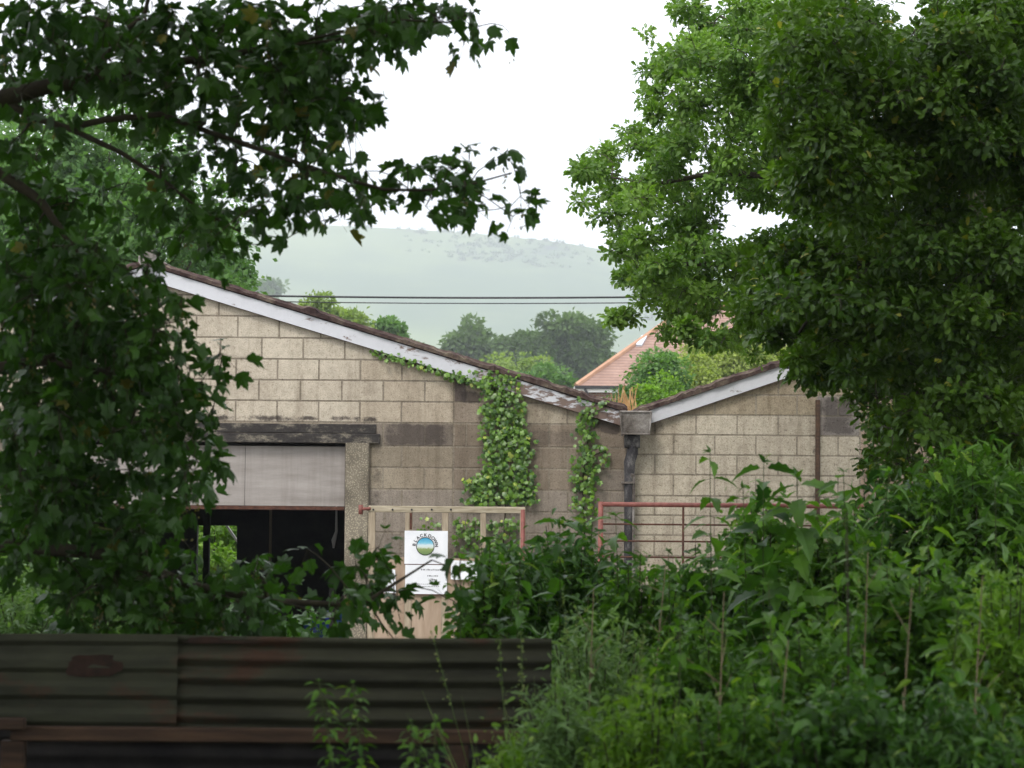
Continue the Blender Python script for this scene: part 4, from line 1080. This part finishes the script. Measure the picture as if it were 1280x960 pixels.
# ------------------------------------------------------------------ mid oak (bright, over the right barn)
OM = ["000499999", "003899999", "007889999", "003789999", "157788889", "578887799", "288977577", "067977599", "067866799", "058888899", "001543235", "000051057"]
ox = P(1240, 500, 20.5).x
oak = empty('oak_tree', (ox, 20.5, 0), 'bright green oak spreading over the right barn roof', 'tree')
ANC, AN, AI = mask_lobes(OM, 720, 0, 3.5, 19.3, 22.3, .235, 30); anc = ANC
sideo = box_anchors(2200, 1.9, 9, 18.6, 24, 4.2, 9.5); sideo = sideo[~((sideo[:, 1] > 24.3))]
trunk = ([(ox, 20.5, -.1), (ox+.1, 20.5, 2.5), (ox-.1, 20.6, 5), (ox+.2, 20.6, 9)], [.34, .28, .22, .08])
limbs = [trunk, L([(1235, 330, 20.5), (1100, 260), (1000, 225), (900, 215), (820, 230), (765, 222)], .055, .008, 20.6),
    L([(1235, 420, 20.5), (1100, 360), (1000, 330), (900, 330), (830, 330), (800, 350)], .05, .008, 20.8),
    L([(1235, 150, 20.5), (1100, 110), (1000, 70), (900, 20)], .05, .01, 20.6), L([(1000, 330), (940, 380), (900, 430)], .02, .005, 20.8)]
T = Tubes(); grow(limbs, anc[rng.random(len(anc)) < .45], T, .003, maxr=.02, n=3)
attach(T.build('trunk', M['bark']), oak)
o = lobe_leaves('foliage', anc, AN, AI, 9, .075, (OAK, OAK2), .056, M['oak_bright'], .45, .01); attach(o, oak)
o = crown_leaves('outer_foliage', sideo, 8, .12, OAK, .10, M['oak_bright'], None, down=.1, jitter=.7, yellow=.01, grp=8); attach(o, oak)

# ------------------------------------------------------------------ near oak (dark, right)
NM = ["0389999999", "0499999999", "0399999999", "0299999999", "0399999999", "0399999999", "0179999999", "0699999999", "3799999999", "4799999999",
      "2489999999", "0345789999", "0003369999", "0000499999", "0000699999", "0000599999"]
nx_ = P(1560, 700, 15.5).x
noak = empty('oak_tree', (nx_, 15.5, .3), 'dark leafy oak filling the right edge of the view', 'tree')
ANC, AN, AI = mask_lobes(NM, 920, 0, 2.7, 13.8, 17.8, .26, 36); anc = ANC
sideo = box_anchors(900, 3.4, 7.5, 12.5, 18, 2.2, 8.5)
trunk = ([(nx_, 15.5, 0), (nx_+.1, 15.5, 3), (nx_, 15.5, 5.5), (nx_+.2, 15.3, 9)], [.38, .3, .24, .1])
limbs = [trunk, L([(1540, 250, 15.5), (1350, 200), (1240, 150), (1100, 130), (1000, 150)], .10, .008, 15.4),
    L([(1540, 450, 15.5), (1350, 380), (1200, 340), (1080, 350), (980, 370)], .09, .008, 15.2), L([(1080, 350), (1010, 400), (975, 450)], .02, .005, 15.2),
    L([(1540, 600, 15.5), (1350, 520), (1200, 480), (1100, 500)], .08, .008, 15.6), L([(1540, 50, 16.5), (1300, 0), (1180, 10)], .07, .006, 16.5)]
T = Tubes(); grow(limbs, anc[rng.random(len(anc)) < .4], T, .003, maxr=.018, n=3)
attach(T.build('trunk', M['bark']), noak)
o = lobe_leaves('foliage', anc, AN, AI, 9, .08, (OAK, OAK2), .058, M['oak'], .5, .012); attach(o, noak)
o = crown_leaves('outer_foliage', sideo, 11, .12, OAK, .085, M['oak'], None, down=.15, jitter=.8, yellow=.012, grp=8); attach(o, noak)
up = box_anchors(720, 1.0, 10, -1, 16, 6.2, 10.0, .85)  # out-of-view canopy added above the bank to dim the undergrowth
o = crown_leaves('upper_shade_foliage', up, 9, .42, DIAM, .34, M['oak'], None, down=.1, jitter=.4); attach(o, noak)

# unseen tree added behind the camera to keep the foreground in shade
bt = empty('added_shade_tree', (0.5, -6.5, 1.3), 'unseen spreading tree added behind the camera to shade the bank', 'tree')
A_ = box_anchors(1500, -9, 9, -9, -2.2, 1.6, 9.5)
attach(crown_leaves('foliage', A_, 9, .42, DIAM, .34, M['oak'], None, down=.1, jitter=.5), bt)
T = Tubes(); T.add([(.5, -6.5, 1.1), (.6, -6.5, 4), (.4, -6.4, 8)], [.3, .24, .1], 8)
for q in range(10):
    e = A_[rng.integers(len(A_))]; T.add([(.5, -6.5, 3.5), tuple((np.array([.5, -6.5, 4.5])+e)/2), tuple(e)], [.08, .05, .02], 5)
attach(T.build('trunk', M['bark']), bt)

# ------------------------------------------------------------------ undergrowth
SHN = []
def shrub(name, px, top, wpx, Y, mat, label, tmpl=OVATE, leaf=.09, n=900, cat='shrub', depth=None, group='shrubs of the undergrowth', stems=14, down=.25):
    c = P(px, top, Y); base = float(gz(c.x, Y)); w_ = wpx*Y/FPX/2; h = c.z-base; dp = depth or w_*.9
    root = empty(name, (c.x, Y, base), label, cat, group)
    # leafy shoots: each stem arches from the base to a point of the dome, leaves in pairs along its upper part
    T = Tubes(); pos = []; ds = []; n = int(n*5.4); leaf *= .67; ns = max(8, int(n/24))
    for i in range(ns):
        a = rng.uniform(0, 2*math.pi); rr = math.sqrt(rng.random()); ex_ = w_*rr*math.cos(a); ey = dp*rr*math.sin(a); ez_ = h*(1-.32*rr**3)*rng.uniform(.72, 1.04)
        s = np.array([ex_*.35, ey*.35, 0]); e = np.array([ex_, ey, ez_]); mid = (s+e)/2+np.array([-ex_*.12, -ey*.12, .08*h])
        if i < stems*2: T.add([s, mid, e], [.008, .006, .002], 4)
        m = 24; t = rng.uniform(.2, 1.0, m)**.6; t = t[:, None]
        pt = (1-t)**2*s+2*t*(1-t)*mid+t*t*e; pos.append(pt+rng.normal(0, .045, (m, 3)))
        d = rdir(m, down); d[:, 2] *= .6; ds.append(d)
    pos = np.concatenate(pos); ds = np.concatenate(ds); pos[:, 2] = np.maximum(pos[:, 2], .02)
    big = np.repeat(rng.uniform(.65, 1.35, ns), 24)
    SHN.append(1); tm = ((OVATE, SERR), (OVATE2, SERR), (SERR, OAK), (OVATE2, OVATE))[len(SHN) % 4] if tmpl is OVATE else (tmpl,)
    V, F, tt = multi(tm, pos, ds, leaf*big*rng.uniform(.4, 1.25, len(pos)), .65, tints(len(pos), .03, clump=np.repeat(rng.random(ns)**1.3, 24)))
    mesh_np('foliage', V, F, mat, root, tint=tt)
    T.build('stem', M['twig'], root); return root
SH = [
 (720, 655, 170, 12.6, 'weed_dark', 'dark leafy shrub between the two gates', .10, 1900),
 (612, 668, 90, 11.4, 'weed', 'green shrub before the second white paper on the timber gate', .075, 700),
 (640, 672, 120, 12.2, 'weed_dark', 'dark sapling shrub in front of the right end of the timber gate', .11, 1100),
 (795, 700, 150, 11.6, 'weed', 'green bush under the hopper and downpipe', .085, 1500),
 (880, 680, 150, 12.0, 'weed_dark', 'dark broad leaved shrub below the red gate', .10, 1500),
 (955, 618, 140, 12.8, 'weed', 'leafy shrub rising across the red gate rail', .10, 1500),
 (1040, 628, 150, 11.4, 'weed', 'mid green shrub right of the rail', .10, 1500),
 (1120, 592, 190, 13.2, 'weed_dark', 'dark elder bush below the oak at right', .11, 2000),
 (1215, 552, 220, 13.0, 'weed', 'tall fresh green shrub at the right edge', .12, 2300),
 (1150, 700, 190, 9.6, 'weed', 'near bush with large pale leaves at right', .10, 1500),
 (1260, 690, 170, 9.0, 'weed_light', 'yellow green shrub near the right edge', .075, 1500),
 (1010, 770, 190, 9.2, 'weed', 'nearer nettle thicket low at centre right', .07, 1700),
 (880, 775, 170, 9.7, 'weed', 'bushy green weeds in front of the fence line', .07, 1700),
 (745, 775, 190, 9.9, 'fern', 'tangle of pale feathery weeds over the fence top', .05, 2200),
 (700, 850, 130, 8.2, 'fern', 'feathery pale weeds spilling over the tin sheet end', .045, 2000),
 (810, 860, 170, 8.0, 'weed_light', 'low bright nettle mass at the bottom middle', .05, 1700),
 (930, 860, 190, 7.8, 'weed', 'low nettle mass right of the bottom middle', .065, 1500),
 (1060, 850, 200, 7.6, 'weed_dark', 'dark low undergrowth at lower right', .07, 1500),
 (1190, 850, 220, 7.4, 'weed_dark', 'darkest undergrowth in the lower right corner', .07, 1500),
 (635, 915, 90, 7.6, 'weed_light', 'small bright lime weed at the bottom of the fence', .06, 600),
]
for (px, top, wp, Y, mt, lab, lf, n) in SH:
    shrub('leafy_shrub', px, top, wp, Y, M[mt], lab, NARROW if mt == 'fern' else OVATE, leaf=lf*(1.6 if mt == 'fern' else 1), n=n)
# left, behind the fence
shrub('elder_bush', 60, 690, 240, 12.8, M['fern'], 'feathery light green elder at the far left behind the tin fence', NARROW, .09, 3000)
shrub('leafy_shrub', 300, 740, 320, 13.5, M['weed_dark'], 'low dark bush behind the fence under the barn doorway', leaf=.10, n=1500)
shrub('leafy_shrub', 20, 560, 150, 13.8, M['weed'], 'green shrub glimpsed through the sycamore at the left edge', leaf=.08, n=1500)

def weed(px, top, bot, Y, lab, leaf=.07, mat='weed', lean=0, step=.09, pairs=True, group='tall weeds in the undergrowth', tmpl=SERR, start=.15, name='tall_weed', cat='weed', stem=.006, bare=False):
    t_ = P(px, top, Y); b_ = P(px-lean, bot, Y); base = float(gz(b_.x, Y)); z0 = base
    root = empty(name, (b_.x, Y, z0), lab, cat, group)
    e = np.array([t_.x-b_.x, rng.uniform(-.05, .05), t_.z-z0]); m = e*.5+np.array([rng.normal(0, .03), 0, 0]); L_ = np.linalg.norm(e)
    f_ = lambda t: 2*t*(1-t)*m+t*t*e
    T = Tubes(); T.add([f_(t) for t in np.linspace(0, 1, 8)], list(np.linspace(stem, stem*.3, 8)), 5)
    pos = []; ds = []; sz = []
    ts = np.arange(start*L_, L_, step)/L_
    for i, t in enumerate(ts):
        a = i*1.57+rng.normal(0, .3)
        for s in ((0, math.pi) if pairs else (0,)):
            d = np.array([math.cos(a+s), math.sin(a+s)*.8, rng.uniform(-.55, .35)]); p = f_(t)+d*.02; T.add([f_(t), p], [.0018, .0012], 3)
            pos.append(p); ds.append(d); sz.append(leaf*1.25*(2.0-1.0*t)*rng.uniform(.8, 1.2))
    for q in range(5):
        pos.append(f_(1.0)); ds.append(rdir(1, -.6)[0]); sz.append(leaf*.5)
    V, F, k = leaf_geo(tmpl, np.array(pos), np.array(ds), np.array(sz), .3)
    mesh_np('leaves', V, F, M[mat], root, tint=np.repeat(tints(len(pos), .03), k)); T.build('stem', M['twig' if bare else 'stem'], root)
WD = [
 (888, 566, 700, 11.0, 'solitary thin weed with few leaves rising above the red gate', .085, 'weed', -14, .09, True),
 (955, 578, 720, 11.2, 'upright dark weed standing against the right barn wall', .12, 'weed_dark', -6, .075, True),
 (998, 598, 740, 11.0, 'bushy topped weed just left of the drainpipe', .12, 'weed', 4, .065, True),
 (1056, 590, 760, 10.4, 'slim tall weed right of the drainpipe', .08, 'weed', 0, .08, True),
 (1060, 640, 960, 8.2, 'long dark bare stalk with seeds at centre right', .035, 'weed', 6, .045, True),
 (700, 655, 800, 11.6, 'weed with drooping leaves beside the red tube', .09, 'weed_dark', 4, .09, True),
 (770, 645, 800, 11.5, 'weed rising just right of the red gate post', .09, 'weed', -3, .08, True),
 (836, 690, 800, 11.0, 'thin weed in front of the gate rails', .06, 'weed_dark', 3, .09, True),
 (930, 610, 740, 11.4, 'weed crossing the red top rail', .08, 'weed', -4, .08, True),
 (1110, 590, 760, 11.2, 'leafy stem under the dark oak bush', .09, 'weed', 4, .08, True),
 (1160, 640, 800, 9.8, 'tall nettle in the right thicket', .08, 'weed_light', -2, .08, True),
 (1245, 600, 800, 10.2, 'tall nettle close to the right edge', .09, 'weed', -2, .08, True),
 (850, 760, 960, 8.4, 'nettle left of the long bare stalk', .065, 'weed', 2, .06, True),
 (960, 730, 960, 8.6, 'nettle standing in the middle of the thicket', .065, 'weed', -3, .06, True),
 (1195, 760, 960, 7.8, 'nettle above the lower right corner', .065, 'weed', 3, .06, True),
 (650, 700, 800, 10.6, 'weed rising over the fence near its right end', .07, 'weed_dark', 5, .07, True),
 (575, 770, 880, 9.8, 'small weed peeping over the fence below the notice', .06, 'weed_dark', 2, .07, True),
]
for (px, top, bot, Y, lab, lf, mt, ln, st, pr) in WD: weed(px, top, bot, Y, lab, lf, mt, ln, st, pr, bare='bare stalk with' in lab, stem=.008 if 'bare stalk with' in lab else .006)
# bright sprigs before the tin fence
weed(400, 850, 960, 7.6, 'leftmost small leafy sprig in front of the corrugated fence', .028, 'weed', -55, .013, True, start=.3)
weed(440, 855, 960, 7.6, 'taller leafy sprig growing against the corrugated fence', .028, 'weed', -30, .013, True, start=.3)
weed(515, 900, 960, 7.4, 'low leafy sprig at the foot of the corrugated fence', .028, 'weed', -10, .013, True, start=.2)
weed(545, 895, 960, 7.5, 'short sprig beside the low one below the fence', .028, 'weed', 10, .013, True, start=.2)
# grass
def grass(px, top, wpx, Y, lab, n=46):
    c = P(px, top, Y); base = float(gz(c.x, Y)); h = c.z-base; w_ = wpx*Y/FPX/2
    root = empty('grass_tuft', (c.x, Y, base), lab, 'grass tuft', 'grass tufts in the undergrowth')
    pos = np.stack([rng.normal(0, w_*.3, n), rng.normal(0, w_*.3, n), np.zeros(n)], 1); d = np.stack([rng.normal(0, .28, n), rng.normal(0, .25, n), np.ones(n)], 1)
    V, F, k = leaf_geo(BLADE, pos, d, h*.75*rng.uniform(.4, 1.1, n), .2, up=(0, -1, .2)); mesh_np('blades', V, F, M['straw'], root, tint=np.repeat(tints(n), k))
    m = 5; T = Tubes(); pp = []
    for i in range(m):
        s = np.array([rng.normal(0, w_*.3), rng.normal(0, w_*.3), 0]); e = s+np.array([rng.normal(0, w_*.8), rng.normal(0, .05), h*rng.uniform(.9, 1.08)]); T.add([s, (s+e)/2+np.array([0, 0, .04]), e], [.0025, .002, .001], 3)
        t = rng.uniform(.78, 1, 40)[:, None]; pp = s+(e-s)*t+rng.normal(0, .022, (40, 3))*(1.15-t)
        V, F, k = leaf_geo(DIAM, pp, rdir(len(pp), .3), rng.uniform(.008, .016, len(pp))); mesh_np('seed_head', V, F, M['straw'], root, tint=np.repeat(rng.random(len(pp)), k))
    T.build('stem', M['straw'], root)
grass(660, 800, 90, 8.4, 'feathery grass tuft at the right end of the corrugated fence')
grass(720, 760, 90, 9.4, 'tall pale grass left of the weed tangle')
grass(770, 800, 80, 8.6, 'grass tuft with seed heads at the bottom middle')
grass(1075, 660, 80, 10.2, 'slender grass stalks below the drainpipe')

def dead_stem(px, top, Y, lab):
    t_ = P(px, top, Y); base = float(gz(t_.x, Y)); b0 = Vector((t_.x+rng.uniform(-.12, .12), Y, base)); root = empty('dead_stalk', b0, lab, 'dead stalk', 'dead stalks in the thicket')
    e = np.array(t_-b0); T = Tubes(); T.add([(0, 0, 0), e*.5+rng.normal(0, .02, 3), e], [.005, .004, .002], 5); T.build('stem', M['straw_dead'], root)
    T = Tubes()
    for q in range(5):
        f = rng.uniform(.55, .95); a = e*f; T.add([a, a+np.array([rng.normal(0, .07), rng.normal(0, .05), rng.uniform(.05, .12)])], [.002, .001], 4)
    T.build('side_twig', M['straw_dead'], root)
M['straw_dead'] = simplemat('dry_stalk', (.16, .12, .07), (.30, .24, .15), 12, .9, .2)
for px, top, Y, lab in ((832, 705, 10.4, 'dry stalk below the red gate uprights'), (905, 740, 8.9, 'leaning dry stalk in the middle of the thicket'), (1085, 690, 9.2, 'dry stalk right of the long bare one'), (1140, 735, 8.4, 'dry stalk under the elder'), (985, 800, 7.8, 'short dry stalk low in the nettles'), (1228, 720, 8.4, 'dry stalk near the right edge'), (742, 735, 9.6, 'dry stalk above the pale feathery weeds')):
    dead_stem(px, top, Y, lab)
# ground cover
n = 15000; x = rng.uniform(-3.5, 4.5, n); y = rng.uniform(6.2, 15, n); keep = (x > -.6) | (y > 9.6); x, y = x[keep], y[keep]; n = len(x)
pos = np.stack([x, y, gz(x, y)+rng.uniform(0, .35, n)*rng.random(n)+.02], 1)
V, F, k = leaf_geo(OVATE, pos, rdir(n, -.2), rng.uniform(.04, .10, n), .5)
o = mesh_np('undergrowth', V, F, M['weed'], tint=np.repeat(tints(n, .03), k)); o['kind'] = 'stuff'; o['label'] = 'low carpet of nettles and ivy over the bank'; o['category'] = 'undergrowth'

# ------------------------------------------------------------------ ivy on the wall
def ivy(rows, lab, stems, dens=1.0, leaf=.060):
    base = P(stems[0][0][0], stems[0][0][1], YW); root = empty('climbing_ivy', (base.x, YW, 0), lab, 'ivy')
    T = Tubes()
    for st in stems: T.add([(P(a, b_, YW).x-base.x, -.012-.01*(i % 2), P(a, b_, YW).z) for i, (a, b_) in enumerate(st)], [.008]*len(st), 4)
    pos = []
    for (x0, y0, x1, y1, n) in rows:
        n = int(n*1.6); px = rng.uniform(x0, x1, n)+rng.normal(0, 3.5, n); py = rng.uniform(y0, y1, n); q = PP(px, py, np.full(n, YW)); q[:, 1] = YW-rng.uniform(.01, .10, n); pos.append(q)
    pos = np.concatenate(pos)-np.array([base.x, YW, 0]); n = len(pos)
    pos[:, 1] -= .0
    d = np.stack([rng.normal(0, .6, n), rng.normal(-.25, .2, n), -np.ones(n)+rng.normal(0, .4, n)], 1)
    V, F, k = leaf_geo(IVY, pos, d, leaf*rng.uniform(.55, 1.2, n), .35, up=(0, -1, .6))
    mesh_np('leaves', V, F, M['ivy'], root, tint=np.repeat(tints(n, .03), k)); T.build('stem', M['twig'], root)
ivy([(604, 470, 650, 500, 110), (604, 500, 655, 540, 190), (602, 540, 660, 590, 240), (598, 590, 668, 628, 240), (580, 596, 612, 630, 70), (566, 645, 650, 715, 190), (520, 645, 548, 662, 10), (650, 540, 668, 570, 14), (608, 462, 640, 478, 40), (560, 462, 605, 478, 30), (600, 505, 612, 515, 6)],
    'thick green ivy column climbing the left barn wall above the timber gate', [[(630, 950), (628, 700), (634, 600), (626, 520), (632, 475)], [(632, 640), (600, 610), (590, 600)], [(634, 600), (660, 560)]])
ivy([(722, 512, 745, 560, 60), (718, 560, 745, 610, 75), (718, 600, 742, 655, 70), (742, 555, 762, 580, 14), (712, 575, 726, 600, 12), (728, 500, 755, 516, 30), (715, 495, 730, 503, 5), (740, 570, 752, 605, 10)],
    'narrow ivy column climbing beside the gutter hopper', [[(730, 950), (732, 700), (728, 600), (736, 540), (742, 505)], [(730, 575), (758, 562)]])
ivy([(468+i*14, 437+i*4.3, 488+i*14, 445+i*4.6, 13) for i in range(10)], 'thin trail of ivy leaves along the underside of the bargeboard', [[(466+i*15, 440+i*4.4) for i in range(10)]], leaf=.05)
